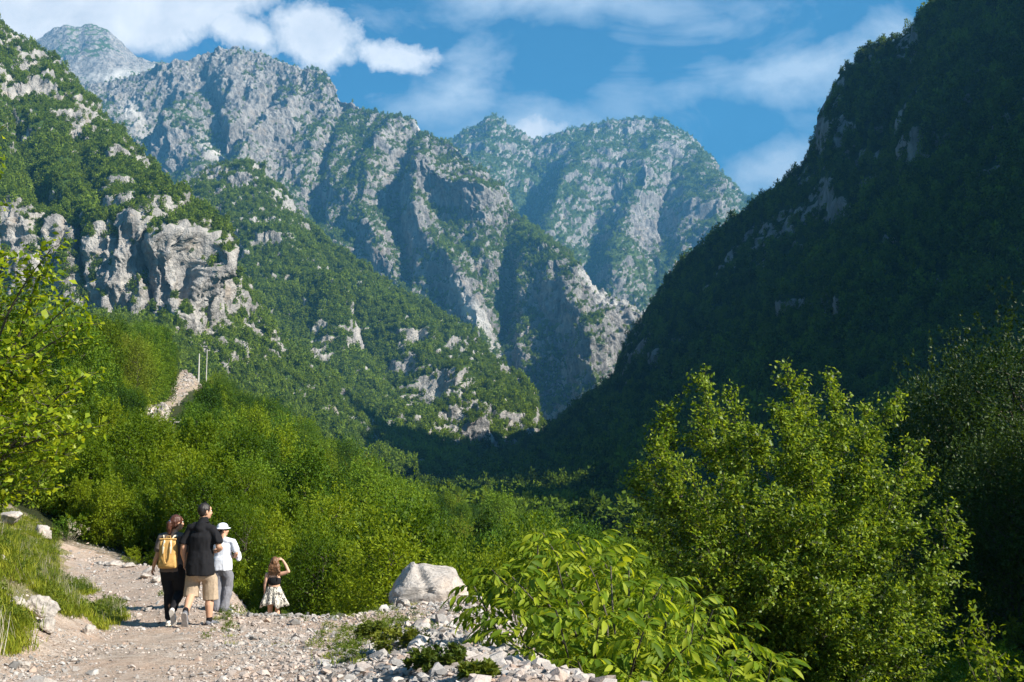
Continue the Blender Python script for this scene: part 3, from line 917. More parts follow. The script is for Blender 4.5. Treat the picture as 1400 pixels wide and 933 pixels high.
def conifer(name, H, W, rng, leafmat, n=26):
    C, O = [], []
    for k in range(n):
        t = k / n
        h = H * (0.12 + 0.86 * t); r = W * .5 * (1 - t) ** 0.8 + 0.1
        m = 26
        a = rng.uniform(0, 2 * math.pi, m); q = rng.uniform(0.2, 1, m)
        C.append(np.stack([np.cos(a) * r * q, np.sin(a) * r * q, h - q * r * .35 + rng.normal(0, .1, m)], -1))
        O.append(np.stack([np.cos(a), np.sin(a), -.2 + 0 * a], -1))
    v, f, at_ = leaf_quads(np.concatenate(C), W * .22, np.concatenate(O), rng)
    P = np.array([[0, 0, -.3], [0, 0, H * .5], [0, 0, H]]); tv, tf = tubes([(P, np.array([H * .02, H * .012, .02]))], 5)
    me = np_mesh(name, np.concatenate([v, tv]), np.concatenate([f, tf + len(v)]), False, {"rnd": np.concatenate([at_["rnd"], np.zeros(len(tv))])})
    me.materials.append(leafmat)
    return me


# ---------------------------------------------------------------- masses nobody could count, spread by geometry nodes
def scatter(name, protos, pts, scales, rotz, label, tilt=None, idx=None, parent=None):
    src = bpy.data.collections.new(name + "_kinds")
    for i, me in enumerate(protos):
        o = bpy.data.objects.new(f"{name}_kind_{i:02d}", me)
        src.objects.link(o)
    n = len(pts)
    me = bpy.data.meshes.new(name)
    me.vertices.add(n)
    me.vertices.foreach_set("co", np.asarray(pts, np.float32).ravel())
    sc = np.asarray(scales, np.float32)
    if sc.ndim == 1:
        sc = np.repeat(sc[:, None], 3, 1)
    a = me.attributes.new("sc", 'FLOAT_VECTOR', 'POINT'); a.data.foreach_set("vector", np.ascontiguousarray(sc).ravel())
    rot = np.zeros((n, 3), np.float32); rot[:, 2] = rotz
    if tilt is not None:
        rot[:, :2] = tilt
    a = me.attributes.new("rt", 'FLOAT_VECTOR', 'POINT'); a.data.foreach_set("vector", rot.ravel())
    a = me.attributes.new("pick", 'INT', 'POINT')
    a.data.foreach_set("value", (RNG.integers(0, len(protos), n) if idx is None else idx).astype(np.int32))
    me.update()
    for p in protos:
        for m in p.materials:
            if m.name not in [q.name for q in me.materials]:
                me.materials.append(m)
    o = link(name, me, parent, (), kind="stuff", label=label)
    g = bpy.data.node_groups.new(name + "_spread", 'GeometryNodeTree')
    g.interface.new_socket("Geometry", in_out='INPUT', socket_type='NodeSocketGeometry')
    g.interface.new_socket("Geometry", in_out='OUTPUT', socket_type='NodeSocketGeometry')
    n_in, n_out = g.nodes.new('NodeGroupInput'), g.nodes.new('NodeGroupOutput')
    ci = g.nodes.new('GeometryNodeCollectionInfo')
    ci.inputs['Collection'].default_value = src
    ci.inputs['Separate Children'].default_value = True
    ci.inputs['Reset Children'].default_value = True
    iop = g.nodes.new('GeometryNodeInstanceOnPoints')
    g.links.new(n_in.outputs[0], iop.inputs['Points'])
    g.links.new(ci.outputs[0], iop.inputs['Instance'])
    iop.inputs['Pick Instance'].default_value = True

    def named(nm, ty, sock):
        q = g.nodes.new('GeometryNodeInputNamedAttribute')
        q.data_type = ty
        q.inputs['Name'].default_value = nm
        g.links.new([s for s in q.outputs if s.enabled][0], sock)
    named("pick", 'INT', iop.inputs['Instance Index'])
    named("sc", 'FLOAT_VECTOR', iop.inputs['Scale'])
    named("rt", 'FLOAT_VECTOR', iop.inputs['Rotation'])
    g.links.new(iop.outputs[0], n_out.inputs[0])
    md = o.modifiers.new("spread", 'NODES')
    md.node_group = g
    return o


def far_crown(seed, H=1.0, W=0.75, n=110, leafmat=None, size=.17):
    rng = np.random.default_rng(seed)
    C, O = [], []
    for k in range(9):
        h = rng.uniform(0.25, 0.85)
        r = W * .5 * math.sin(math.pi * (0.12 + 0.8 * h)) * rng.uniform(.3, .8)
        a = k * 2.4
        c = np.array([math.cos(a) * r, math.sin(a) * r, h * H])
        d = unit(rng.normal(0, 1, (n // 9, 3)))
        C.append(c + d * W * .2 * rng.uniform(.5, 1, (len(d), 1))); O.append(d)
    v, f, a = leaf_quads(np.concatenate(C), size, np.concatenate(O), rng, width=.8)
    me = np_mesh(f"far_crown_{seed}", v, f, False, a)
    me.materials.append(leafmat)
    return me


FAR_KINDS = [far_crown(s, 1.0, w, leafmat=M_WOOD_FAR) for s, w in ((1, .75), (2, .9), (3, .6), (4, .8))]
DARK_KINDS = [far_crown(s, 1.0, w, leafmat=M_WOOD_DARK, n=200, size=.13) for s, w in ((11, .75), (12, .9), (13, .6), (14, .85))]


def forest_on(L, name, kinds, count, size, label, px_lim=(-60, 1460), thr=0.45, seed=1, thin=0.0, fall=0.0):
    """crowns over the green parts of a mountain, chosen so that they are spread evenly over its real surface"""
    rng = np.random.default_rng(seed)
    P, rock = L['P'], L['rock']
    du = np.linalg.norm(np.gradient(P, axis=1), axis=-1); dv = np.linalg.norm(np.gradient(P, axis=0), axis=-1)
    area = du * dv
    vis = (L['px'] > px_lim[0]) & (L['px'] < px_lim[1])
    dist = np.linalg.norm(P, axis=-1)
    w = area * vis * np.clip(1 - rock * (1 - thin), 0, 1) ** 1.5 / dist ** fall
    w[-1] *= 1.0
    cdf = np.cumsum(w.ravel()); cdf /= cdf[-1]
    i = np.minimum(np.searchsorted(cdf, rng.uniform(0, 1, count)), w.size - 1)
    iv, iu = np.unravel_index(i, w.shape)
    iv2 = np.minimum(iv + 1, P.shape[0] - 1); iu2 = np.minimum(iu + 1, P.shape[1] - 1)
    a, b = rng.uniform(0, 1, (count, 1)), rng.uniform(0, 1, (count, 1))
    p = P[iv, iu] + (P[iv2, iu] - P[iv, iu]) * a + (P[iv, iu2] - P[iv, iu]) * b
    s = size * rng.lognormal(0, 0.28, count)
    clump = 0.85 + 0.4 * fbm(p / (size * 9), 2, seed=seed)
    s = s * np.clip(clump, .5, 1.5)
    p[:, 2] -= 0.12 * s
    sc = np.stack([s, s, s * rng.uniform(.8, 1.7, count)], -1)
    return scatter(name, kinds, p, sc, rng.uniform(0, 6.28, count), label)


forest_on(massif, "forest", FAR_KINDS, 36000, 9, "scattered dark trees clinging to the limestone massif", (60, 960), seed=1, thin=.05)
forest_on(far, "forest", FAR_KINDS, 26000, 12, "dark woods over the distant blue peaks", (560, 1100), seed=2, thin=.05)
forest_on(spur, "forest", FAR_KINDS, 42000, 7.6, "green woods covering the spur", (200, 800), seed=3, thin=.02, fall=1)
forest_on(slope, "forest", FAR_KINDS, 48000, 6.4, "green woods on the steep slope above and below the pale cliffs", (-40, 640), seed=4, thin=.015, fall=1)
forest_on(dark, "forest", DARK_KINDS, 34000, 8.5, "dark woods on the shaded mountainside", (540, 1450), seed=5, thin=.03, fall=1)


# ---------------------------------------------------------------- helpers for placing things on the ground
def hit(px, py, y0=4.0, y1=420.0):
    """where the line of sight of a photograph pixel meets the ground"""
    Y = np.exp(np.linspace(math.log(y0), math.log(y1), 1500))
    x, y, z = at(np.full(Y.shape, px), np.full(Y.shape, py), Y)
    g = ground_z(x, y)
    b = np.nonzero(z <= g)[0]
    i = b[0] if len(b) else len(Y) - 1
    return float(x[i]), float(y[i]), float(g[i])


def tag(o, label=None, cat=None, group=None, kind=None):
    for k, v in (("label", label), ("category", cat), ("group", group), ("kind", kind)):
        if v:
            o[k] = v
    return o


def empty(name, loc, rz=0.0, sc=None):
    o = bpy.data.objects.new(name, None)
    o.empty_display_size = 0.3
    COL.objects.link(o)
    o.location = loc
    o.rotation_euler = (0, 0, rz)
    if sc is not None:
        o.scale = sc if hasattr(sc, '__len__') else (sc, sc, sc)
    return o


CREST_X = [-300, 60, 130, 250, 268, 330, 400, 480, 520, 600, 660, 740, 800, 860, 1200, 1300, 1700]
CREST_Y = [425, 440, 434, 440, 500, 530, 568, 603, 645, 676, 688, 702, 722, 735, 735, 700, 560]


def height_room(a, Y, z):
    """how tall a tree may be before it would stand above the outline of the wood"""
    return (600 - np.interp(a, CREST_X, CREST_Y)) / F_PX * Y - z


# ---------------------------------------------------------------- valley floor forest (one mass in the shade)
def valley_forest():
    rng = np.random.default_rng(44)
    n = 16000
    a = rng.uniform(-60, 1500, n)
    Y = np.exp(rng.uniform(math.log(250), math.log(2300), n))
    x = (a - 700) / F_PX * Y
    z = ground_z(x, Y)
    keep = ~((a < 440) & (Y < 620))
    a, Y, x, z = a[keep], Y[keep], x[keep], z[keep]
    n = len(a)
    s = rng.uniform(6.5, 12, n)
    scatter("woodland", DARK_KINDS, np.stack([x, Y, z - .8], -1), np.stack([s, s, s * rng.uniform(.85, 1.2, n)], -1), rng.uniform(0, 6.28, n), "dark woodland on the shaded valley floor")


valley_forest()

# ---------------------------------------------------------------- trees of the sunlit hillside
TREES = []
_r = np.random.default_rng(5)
for (H, W, nl, pt, sh) in ((9, 6.0, 34, .3, .5), (8, 5.4, 30, .5, .6), (10, 6.2, 38, .35, .4), (7, 5.6, 28, .2, .6), (9.5, 4.8, 32, .6, .7), (8.5, 6.8, 36, .15, .35), (7.5, 4.6, 28, .5, .8)):
    TREES.append((H, W, crown_tree("tree_%d" % len(TREES), H, W, nl, 9500, 0.25, _r, pointed=pt, shoots=sh, leafmat=M_HILL_LEAF)))


def place_hill_trees():
    rng = np.random.default_rng(9)
    bare = [(250, 528, 12, 30, 25), (275, 512, 14, 10, 30), (276, 494, 9, 16, 0), (214, 572, 9, 14, 45), (239, 596, 4, 20, 0), (150, 585, 8, 10, 0)]
    pts = []
    # denser than needed, then thinned so that neighbours keep their distance
    N = 9000
    a = rng.uniform(-150, 900, N)
    Y = np.exp(rng.uniform(math.log(40), math.log(300), N))
    x = (a - 700) / F_PX * Y
    z = ground_z(x, Y)
    cell = {}
    for i in range(N):
        h = float(rng.uniform(0.55, 1.32)) * (0.42 + 0.58 * min(1, (Y[i] - 30) / 170))
        room = float(height_room(a[i], Y[i], z[i]))
        h = min(h, room / 9.0 * float(rng.uniform(.66, 1.03)))
        if h < .36:
            continue
        R = 2.25 * h * 1.05
        kx, ky = int(x[i] // 4), int(Y[i] // 4)
        if any((x[i] - q[0]) ** 2 + (Y[i] - q[1]) ** 2 < (R + q[2]) ** 2 * 0.98 for dx in (-1, 0, 1) for dy in (-1, 0, 1) for q in cell.get((kx + dx, ky + dy), ())):
            continue
        pyg = 600 - F_PX * z[i] / Y[i]
        top = pyg - F_PX * 9 * h / Y[i]
        hw = F_PX * 3.0 * h / Y[i]
        if any(abs(a[i] - b[0]) < b[2] * .75 + hw * .8 and top < b[1] + b[3] * .7 and pyg > b[1] - b[3] * .8 for b in bare):
            continue
        cell.setdefault((kx, ky), []).append((x[i], Y[i], R))
        pts.append((x[i], Y[i], z[i], h, a[i]))
    pts.sort(key=lambda q: -q[3] / q[1])
    inview = [q for q in pts if -40 < q[4] < 880]
    return inview[:290], inview[290:] + [q for q in pts if not (-40 < q[4] < 880)]


big, rest = place_hill_trees()


def tree_thing(k, x, y, z, s, rz, label, group, name="tree", src=None):
    H, W, (tm, cm) = (src or TREES)[k]
    o = empty(name, (x, y, z), rz, s)
    tag(o, label, "tree", group)
    link("trunk", tm, o)
    link("crown", cm, o)
    return o


ORD = ["tallest"] + [w + " tallest" for w in "second third fourth fifth sixth seventh eighth ninth tenth eleventh twelfth thirteenth fourteenth fifteenth sixteenth seventeenth eighteenth nineteenth twentieth 21st 22nd 23rd 24th 25th 26th 27th 28th 29th 30th 31st 32nd 33rd 34th 35th".split()]
COLS = [(70, "beside the lime green tree"), (150, "above the far bend of the track"), (222, "above the woman with the backpack"), (262, "in line with the stony scar"), (300, "above the man in black"), (350, "above the person in the white hat"),
        (410, "above the girl in the skirt"), (480, "between the girl and the big boulder"), (560, "just before the big boulder begins"), (650, "above the big boulder"), (740, "above the broad leaved shrub"), (2000, "beside the large bush")]


def name_by_place(items, belts, kind):
    """items: (bearing, distance, height); a label for each that says belt, column and rank by height"""
    cells = {}
    for i, (a, Y, h) in enumerate(items):
        b = next(k for k, (lim, _) in enumerate(belts) if Y < lim)
        c = next(k for k, (lim, _) in enumerate(COLS) if a < lim)
        cells.setdefault((b, c), []).append(i)
    out = [None] * len(items)
    for (b, c), ids in cells.items():
        ids.sort(key=lambda i: -items[i][2])
        for r, i in enumerate(ids):
            rank = (ORD[r] if r < len(ORD) else "very lowest") if len(ids) > 1 else "only"
            out[i] = f"{rank} {kind} {belts[b][1]}, {COLS[c][1]}"
    return out


TREE_BELTS = [(58, "nearest in the wood"), (85, "in the wood's second belt"), (120, "in the mid hillside wood"), (170, "high in the wood"), (999, "on the wood's crest")]
SHRUB_BELTS = [(23, "below the gravel edge"), (30, "in the thicket's second row"), (999, "at the thicket's back")]
rng_t = np.random.default_rng(77)
tree_labels = name_by_place([(q[4], q[1], q[3]) for q in big], TREE_BELTS, "tree")
for i, (x, y, z, h, a) in enumerate(big):
    k = int(rng_t.integers(len(TREES)))
    s = h * float(rng_t.uniform(.9, 1.1))
    tree_thing(k, x, y, z - 0.15, (s, s, s * float(rng_t.uniform(.9, 1.12))), float(rng_t.uniform(0, 6.28)),
               tree_labels[i], "trees of the sunlit hillside wood")
rk = [int(v) for v in rng_t.integers(0, len(TREES), len(rest))]
TREE_JOINED = []
for H, W, (tm, cm) in TREES:
    TREE_JOINED.append(cm)
ra = np.array([[q[0], q[1], q[2]] for q in rest]); rh = np.array([q[3] for q in rest])
scatter("wood", TREE_JOINED, ra, rh, rng_t.uniform(0, 6.28, len(rest)), "farther trees of the sunlit hillside wood", idx=np.array(rk))

# undergrowth between the trees and below the track
UNDER = []
for s_ in range(4):
    _r2 = np.random.default_rng(300 + s_)
    UNDER.append(crown_tree("under_%d" % s_, 1.0, 1.1, 12, 1100, 0.075, _r2, base=0.1, pointed=.2, shoots=.5, leafmat=M_SHRUB_LEAF)[1])
UNDER_D = []
for s_ in range(3):
    _r2 = np.random.default_rng(330 + s_)
    UNDER_D.append(crown_tree("under_dark_%d" % s_, 1.0, 1.1, 12, 900, 0.085, _r2, base=0.1, pointed=.2, shoots=.5, leafmat=M_HILL_LEAF)[1])


def undergrowth():
    rng = np.random.default_rng(8)
    n = 3000
    a = rng.uniform(-200, 1500, n)
    Y = np.exp(rng.uniform(math.log(13), math.log(260), n))
    x = (a - 700) / F_PX * Y
    sd = edge_sd(x, Y)
    z = ground_z(x, Y)
    pyg = 600 - F_PX * z / Y
    clear = np.ones(n, bool)
    for b in [(247, 530, 10, 30, 25), (275, 522, 12, 10, 30), (262, 508, 14, 10, 0)]:
        clear &= np.hypot((a - b[0]) / b[2], (pyg - b[1]) / b[3]) > 1
    top = pyg - F_PX * 1.6 * np.clip(0.5 + Y / 80, .55, 2.2) / Y
    for b in [(250, 528, 10, 30), (276, 494, 9, 16), (239, 598, 5, 16), (214, 572, 8, 12)]:
        clear &= ~((np.abs(a - b[0]) < b[2] + F_PX * .7 / Y) & (top < b[1] + b[3] * .7) & (pyg > b[1] - b[3]))
    m = (sd < -1.0 - rng.uniform(0, .6, n)) & clear & (np.hypot(x + 4.45, Y - 19.0) > 1.3)
    m |= (Y > 44) & clear
    s = rng.uniform(0.7, 1.5, n) * np.clip(0.5 + Y / 80, .55, 2.2)
    s = np.where((sd > -2.2) & (Y < 30), s * 0.6, s)
    s = np.minimum(s, height_room(a, Y, z) / 1.25)
    m &= s > .3
    m &= (Y < 40) | (rng.uniform(0, 1, n) < .45)
    P = np.stack([x, Y, z - .05 * s], -1)[m]
    S = s[m]
    scatter("undergrowth", UNDER + UNDER_D, P, np.stack([S, S, S * rng.uniform(.7, 1.2, len(S))], -1), rng.uniform(0, 6.28, len(S)), "low green undergrowth between trees and below the track",
            idx=rng.choice(7, len(S), p=[.2, .2, .15, .15, .1, .1, .1]))


undergrowth()

# ---------------------------------------------------------------- shrubs just below the track edge
SHRUBS = []
_r = np.random.default_rng(15)
for (H, W, nl, sh) in ((2.8, 2.2, 26, 1.0), (3.4, 2.2, 30, 1.2), (2.2, 2.4, 24, .9), (3.0, 1.7, 24, 1.4), (3.8, 2.8, 34, .9)):
    SHRUBS.append((H, W, crown_tree("shrub_%d" % len(SHRUBS), H, W, nl, 9000, 0.105, _r, base=0.06, pointed=.45, shoots=sh, trunks=3, leafmat=M_SHRUB_LEAF)))


def place_shrubs():
    rng = np.random.default_rng(21)
    out = []
    tries = 0
    while len(out) < 150 and tries < 20000:
        tries += 1
        a = rng.uniform(60, 900)
        Y = math.exp(rng.uniform(math.log(18.5), math.log(44)))
        x = (a - 700) / F_PX * Y
        sd = float(edge_sd(np.array([x]), np.array([Y]))[0])
        if sd > -2.0 or math.hypot(x + 4.45, Y - 19) < 1.9:
            continue
        if a > 640 and Y < 24:
            continue
        h = rng.uniform(.65, 1.15) * (0.62 + 0.4 * min(1, (-sd) / 9))
        h = min(h, float(height_room(a, Y, gz(x, Y))) / 4.3)
        if h < .35:
            continue
        if any((x - q[0]) ** 2 + (Y - q[1]) ** 2 < (0.80 * (h + q[3])) ** 2 for q in out):
            continue
        out.append((x, Y, gz(x, Y), h))
    return out


shrub_spots = place_shrubs()
shrub_labels = name_by_place([(700 + F_PX * q[0] / q[1], q[1], q[3]) for q in shrub_spots], SHRUB_BELTS, "shrub")
for i, (x, y, z, h) in enumerate(shrub_spots):
    k = int(rng_t.integers(len(SHRUBS)))
    H, W, (tm, cm) = SHRUBS[k]
    o = empty("shrub", (x, y, z - .05), float(rng_t.uniform(0, 6.28)), (h, h, h * float(rng_t.uniform(.9, 1.25))))
    tag(o, shrub_labels[i], "shrub", "shrubs below the gravel track")
    link("stem", tm, o)
    link("foliage", cm, o)


# ---------------------------------------------------------------- bushes drawn stem by stem
def stem_bush(name, base, tips, leafmat, label, cat, n_twig, twig_len, leaves_per_m, leaf, rng, start=0.22, stem_r=0.035, upness=0.5, spread=0.35, leafw=.6, barkmat=None, droop=0.0, shell=0.0, part="stem"):
    root = empty(name, base)
    tag(root, label, cat)
    base = np.array(base)
    C, O = [], []
    twigs = []
    for tip in tips:
        tip = np.array(tip) - base
        b0 = rng.normal(0, spread, 3) * np.array([1, 1, 0]); b0[2] = -0.3
        L = np.linalg.norm(tip - b0)
        P = bent(b0, tip, 14, rng, 0.035, 0.0)
        # stems rise first and lean out later
        t = np.linspace(0, 1, 14)[:, None]
        P[:, :2] = b0[:2] * (1 - t ** 1.35) + tip[:2] * t ** 1.35 + (P[:, :2] - (b0[:2] * (1 - t) + tip[:2] * t))
        R = np.linspace(stem_r, 0.004, 14) * rng.uniform(.6, 1.2) * (L / 6) ** .5
        v, f = tubes([(P, R)], 6)
        me = np_mesh(part, v, f, True); me.materials.append(barkmat or M_BARK)
        link(part, me, root)
        m = max(4, int(n_twig * L))
        for _ in range(m):
            u = start + (1 - start) * rng.uniform(0, 1) ** 0.8
            q = u * 13; i = min(int(q), 12); p = P[i] + (P[i + 1] - P[i]) * (q - i)
            side = rng.normal(0, 1, 3); side[2] = abs(side[2]) * .3 + upness
            out = unit(np.array([p[0], p[1], 0.0]) + 1e-4) * .5
            side = unit(unit(side) + out)
            tl = twig_len * rng.uniform(.4, 1.15) * (1.05 - u) ** 0.55 + 0.12
            e = p + side * tl
            T = bent(p, e, 4, rng, .08, -droop)
            twigs.append((T, np.array([.007, .005, .004, .002]) * (0.6 + tl)))
            k = max(4, int(leaves_per_m * tl))
            s = rng.uniform(0.12, 1.02, k) * 3; ii = np.minimum(s.astype(int), 2)
            c = T[ii] + (T[ii + 1] - T[ii]) * (s - ii)[:, None] + rng.normal(0, leaf * .65, (k, 3))
            C.append(c); O.append(np.repeat(side[None], k, 0) + rng.normal(0, .8, (k, 3)))
        k = int(leaves_per_m * .5)
        C.append(P[-1] + (P[-3] - P[-1]) * rng.uniform(-.15, 1, (k, 1)) + rng.normal(0, leaf * .6, (k, 3))); O.append(rng.normal(0, .5, (k, 3)) + np.array([0, 0, .8]))
    v, f = tubes(twigs, 3)
    me = np_mesh("twigs", v, f, True); me.materials.append(barkmat or M_BARK)
    link("twigs", me, root, kind="stuff")
    C, O = np.concatenate(C), np.concatenate(O)
    v, f, a = leaf_quads(C, leaf, unit(O), rng, width=leafw, fold=.25, droop=.35)
    me = np_mesh("foliage", v, f, False, a); me.materials.append(leafmat)
    link("foliage", me, root, kind="stuff")
    return root, len(C)


M_BUSH = leaf_mat("bush_leaves", (0.045, 0.090, 0.006), (0.135, 0.215, 0.015), (0.265, 0.345, 0.032), 0.46, 0.25, 0.45, solo=True)
M_LEFT = leaf_mat("lime_leaves", (0.075, 0.140, 0.006), (0.180, 0.270, 0.009), (0.330, 0.400, 0.018), 0.52, 0.3, 0.45, solo=True)
M_DIM = leaf_mat("dim_leaves", (0.020, 0.045, 0.005), (0.042, 0.078, 0.009), (0.075, 0.115, 0.015), 0.3, 0.2, 0.5)  # leaf colour lowered to stand in for half shade
_r = np.random.default_rng(31)
tips = []
for (px, py, Y) in [(962, 520, 19), (985, 575, 18.4), (915, 560, 19.2), (1030, 590, 18), (1075, 508, 19), (1062, 560, 18.2), (1130, 520, 19.3), (1150, 580, 18.4), (1105, 600, 17.8), (1185, 590, 19), (1216, 545, 19.4),
                    (1240, 610, 18.6), (1272, 650, 18.8), (1292, 690, 18.9), (1200, 650, 17.6), (1255, 720, 17.7), (1280, 760, 18.4), (1268, 830, 18), (905, 600, 18.2), (880, 640, 18.6), (940, 640, 17.4), (1000, 660, 17.1),
                    (1060, 670, 16.9), (1120, 690, 16.8), (1180, 730, 16.8), (1230, 800, 17.0), (1000, 540, 20.3), (1100, 545, 20.5), (1180, 560, 20.6), (860, 650, 19.6), (870, 720, 18.4), (900, 760, 17.6), (1040, 770, 16.6), (1140, 800, 16.5), (960, 740, 16.8), (1245, 870, 17.4), (1250, 640, 20.2)]:
    tips.append(at(px + _r.normal(0, 4), py, Y))
bx, by = 5.3, 18.9
print("BUSH", stem_bush("bush", (bx, by, gz(bx, by)), tips, M_BUSH, "large bushy many stemmed tree with small glossy leaves beyond the broad leaved shrub", "bush", 15, 1.0, 88, 0.076, _r, start=.10, spread=.5, stem_r=.022)[1])

# lime green tree leaning in over the bank
_r = np.random.default_rng(32)
tips = [at(px, py, Y) for (px, py, Y) in [(72, 338, 10.2), (56, 372, 10.4), (112, 402, 10.0), (122, 440, 10.4), (30, 400, 10.8), (-30, 330, 10.5), (92, 470, 10.8), (125, 505, 10.2), (108, 540, 10.6), (118, 590, 10.3), (90, 620, 10.8), (60, 560, 9.8),
                                           (20, 480, 9.7), (-60, 420, 10), (-60, 520, 9.8), (10, 580, 9.6), (70, 655, 10.9), (30, 660, 10.4), (-20, 640, 9.9), (-120, 450, 11), (-160, 560, 10), (-10, 180, 10), (-70, 150, 10.5), (-150, 300, 11), (40, 430, 11.4), (10, 350, 11.2), (0, 690, 10.5)]]
lx, ly = -6.6, 11.2
stem_bush("tree", (lx, ly, gz(lx, ly)), tips, M_LEFT, "lime green tree leaning in over the grass bank, its upper sprays against the cliffs", "tree", 6.5, 0.75, 46, 0.078, _r, start=.25, spread=.15, stem_r=.06, upness=.2, part="limb")

# trees in half shade behind the large bush
DIMS = []
_r = np.random.default_rng(35)
for (H, W, nl) in ((11, 8.0, 44), (10, 6.4, 38), (8.5, 6.8, 36)):
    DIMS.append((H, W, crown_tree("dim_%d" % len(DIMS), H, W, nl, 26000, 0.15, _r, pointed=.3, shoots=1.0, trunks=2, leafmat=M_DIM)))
for (px, py, Y, k, s, lb) in [(1385, 470, 44, 0, 1.12, "tallest half shaded tree behind the large bush, at the edge of the dark slope"),
                              (1300, 520, 47, 1, 1.05, "feathery half shaded tree right behind the top of the large bush"),
                              (1350, 620, 36, 2, .8, "low dark tree in the hollow behind the large bush"),
                              (1440, 560, 36, 1, .95, "dim green tree farthest along the shaded edge of the wood"),
                              ]:
    H = DIMS[k][0]
    x = (px - 700) / F_PX * Y
    z = gz(x, Y)
    want = (600 - py) / F_PX * Y - z
    sz = want / (H * .97)
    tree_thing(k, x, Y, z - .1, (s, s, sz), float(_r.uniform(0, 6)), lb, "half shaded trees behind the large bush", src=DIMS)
# unseen trees added on the sun's side to shade the hollow behind the large bush
gx = np.array([22, 25, 23, 27, 24, 29, 33, 36, 34, 38, 41, 30.]); gy = np.array([13, 17, 21, 25, 29, 22, 30, 34, 39, 43, 37, 15.])
gzz = ground_z(gx, gy)
scatter("shade_grove", [d[2][1] for d in DIMS], np.stack([gx, gy, gzz - .2], -1), np.full(12, 1.15), np.arange(12) * 1.7, "unseen trees added to shade the hollow beside the large bush")


# ---------------------------------------------------------------- stones
def hull_stone(rng, flat=0.7, n=13, rough=0.0):
    bm = bmesh.new()
    p = unit(rng.normal(0, 1, (n, 3))) * rng.uniform(.75, 1.0, (n, 1)) * np.array([1.0, rng.uniform(.65, 1.0), flat]) * 0.5
    vs = [bm.verts.new(q) for q in p]
    bmesh.ops.convex_hull(bm, input=vs)
    bmesh.ops.delete(bm, geom=[v for v in bm.verts if not v.link_faces], context='VERTS')
    me = bpy.data.meshes.new("stone")
    bm.to_mesh(me)
    bm.free()
    return me


def stone_mat(name, stops, warm=(0.50, 0.34, 0.25), sc=14, wf=.5):
    m, N = new_mat(name)
    tc = N.new('ShaderNodeTexCoord', 3)
    r = N.n.new('ShaderNodeObjectInfo').outputs['Random']
    n = N.noise(tc, sc, 5, 0.7)
    c = N.ramp(r, stops)
    c = N.mix(N.math('MULTIPLY', N.ramp(n, [(0.35, 1.0), (0.6, 0.0)]), .4), c, (0.12, 0.11, 0.10))
    c = N.mix(N.math('MULTIPLY', N.ramp(N.noise(pos(N), 0.8, 4, .6), [(0.45, 0.0), (0.62, 1.0)]), wf), c, warm)
    return finish(m, N, bsdf(N, c, 0.9, 0.2, bump(N, n, 0.5, 0.01)))


M_STONE = stone_mat("gravel_stone", [(0.0, (0.15, 0.145, 0.14)), (0.25, (0.28, 0.265, 0.25)), (0.55, (0.38, 0.355, 0.33)), (0.8, (0.50, 0.475, 0.445)), (1.0, (0.42, 0.30, 0.23))], wf=.3)
STONES = []
_r = np.random.default_rng(3)
for i in range(10):
    me = hull_stone(_r, _r.uniform(.5, .85)); me.materials.append(M_STONE); STONES.append(me)


def make_gravel():
    rng = np.random.default_rng(17)
    n = 150000
    # evenly over the ground, thinned with distance
    Y = rng.uniform(4.6, 30, n) ** 1.0
    a = rng.uniform(-120, 1000, n)
    x = (a - 700) / F_PX * Y
    sd = edge_sd(x, Y); bd = toe_x(Y) - x
    # the trodden strip carries sand and few stones
    cx = np.interp(Y, [5, 7, 10, 13, 16, 20, 28], [-2.35, -2.55, -3.6, -4.6, -5.6, -7.3, -10.2])
    trod = np.exp(-((x - cx) / (0.75)) ** 2)
    patch = fbm(np.stack([x, Y, 0 * x], -1) * .9, 3, seed=33)
    dens = 0.75 - 0.60 * trod + 0.35 * patch
    dens = np.where(bd > 0.3, dens * np.where((Y < 11.5) & (bd < 2.2), 1.0, .30), dens)
    dens = np.where(sd < -1.0, np.where(sd > -3.0, 0.5, 0.10), dens)
    dens *= np.clip(9 / Y, .12, 1) ** 0.6
    keep = rng.uniform(0, 1, n) < dens
    x, Y, sd, a = x[keep], Y[keep], sd[keep], a[keep]
    m = len(x)
    s = 0.016 * rng.lognormal(0, 0.55, m) * (1 + .7 * np.exp(-((sd[:m] - .6) / .8) ** 2)) * (1 + .03 * (Y - 6))
    s = np.clip(s * 1.25, .012, .24)
    z = ground_z(x, Y) + s * .10
    order = np.argsort(-s / Y)
    vis = [i for i in order if -10 < a[i] < 720][:292]
    mask = np.ones(m, bool); mask[vis] = False
    P = np.stack([x, Y, z], -1)
    scatter("gravel", STONES, P[mask], np.stack([s[mask]] * 3, -1) * rng.uniform(.8, 1.25, (mask.sum(), 3)), rng.uniform(0, 6.28, mask.sum()), "loose grey and pinkish gravel covering the track", tilt=rng.normal(0, .35, (mask.sum(), 2)))
    par = GROUND["path"]
    for i in vis:
        o = link("stone", STONES[int(rng.integers(len(STONES)))], par)
        q = float(s[i]) * 1.15
        o.location = P[i]; o.scale = (q, q, q * .9); o.rotation_euler = (float(rng.normal(0, .3)), float(rng.normal(0, .3)), float(rng.uniform(0, 6.28)))


make_gravel()


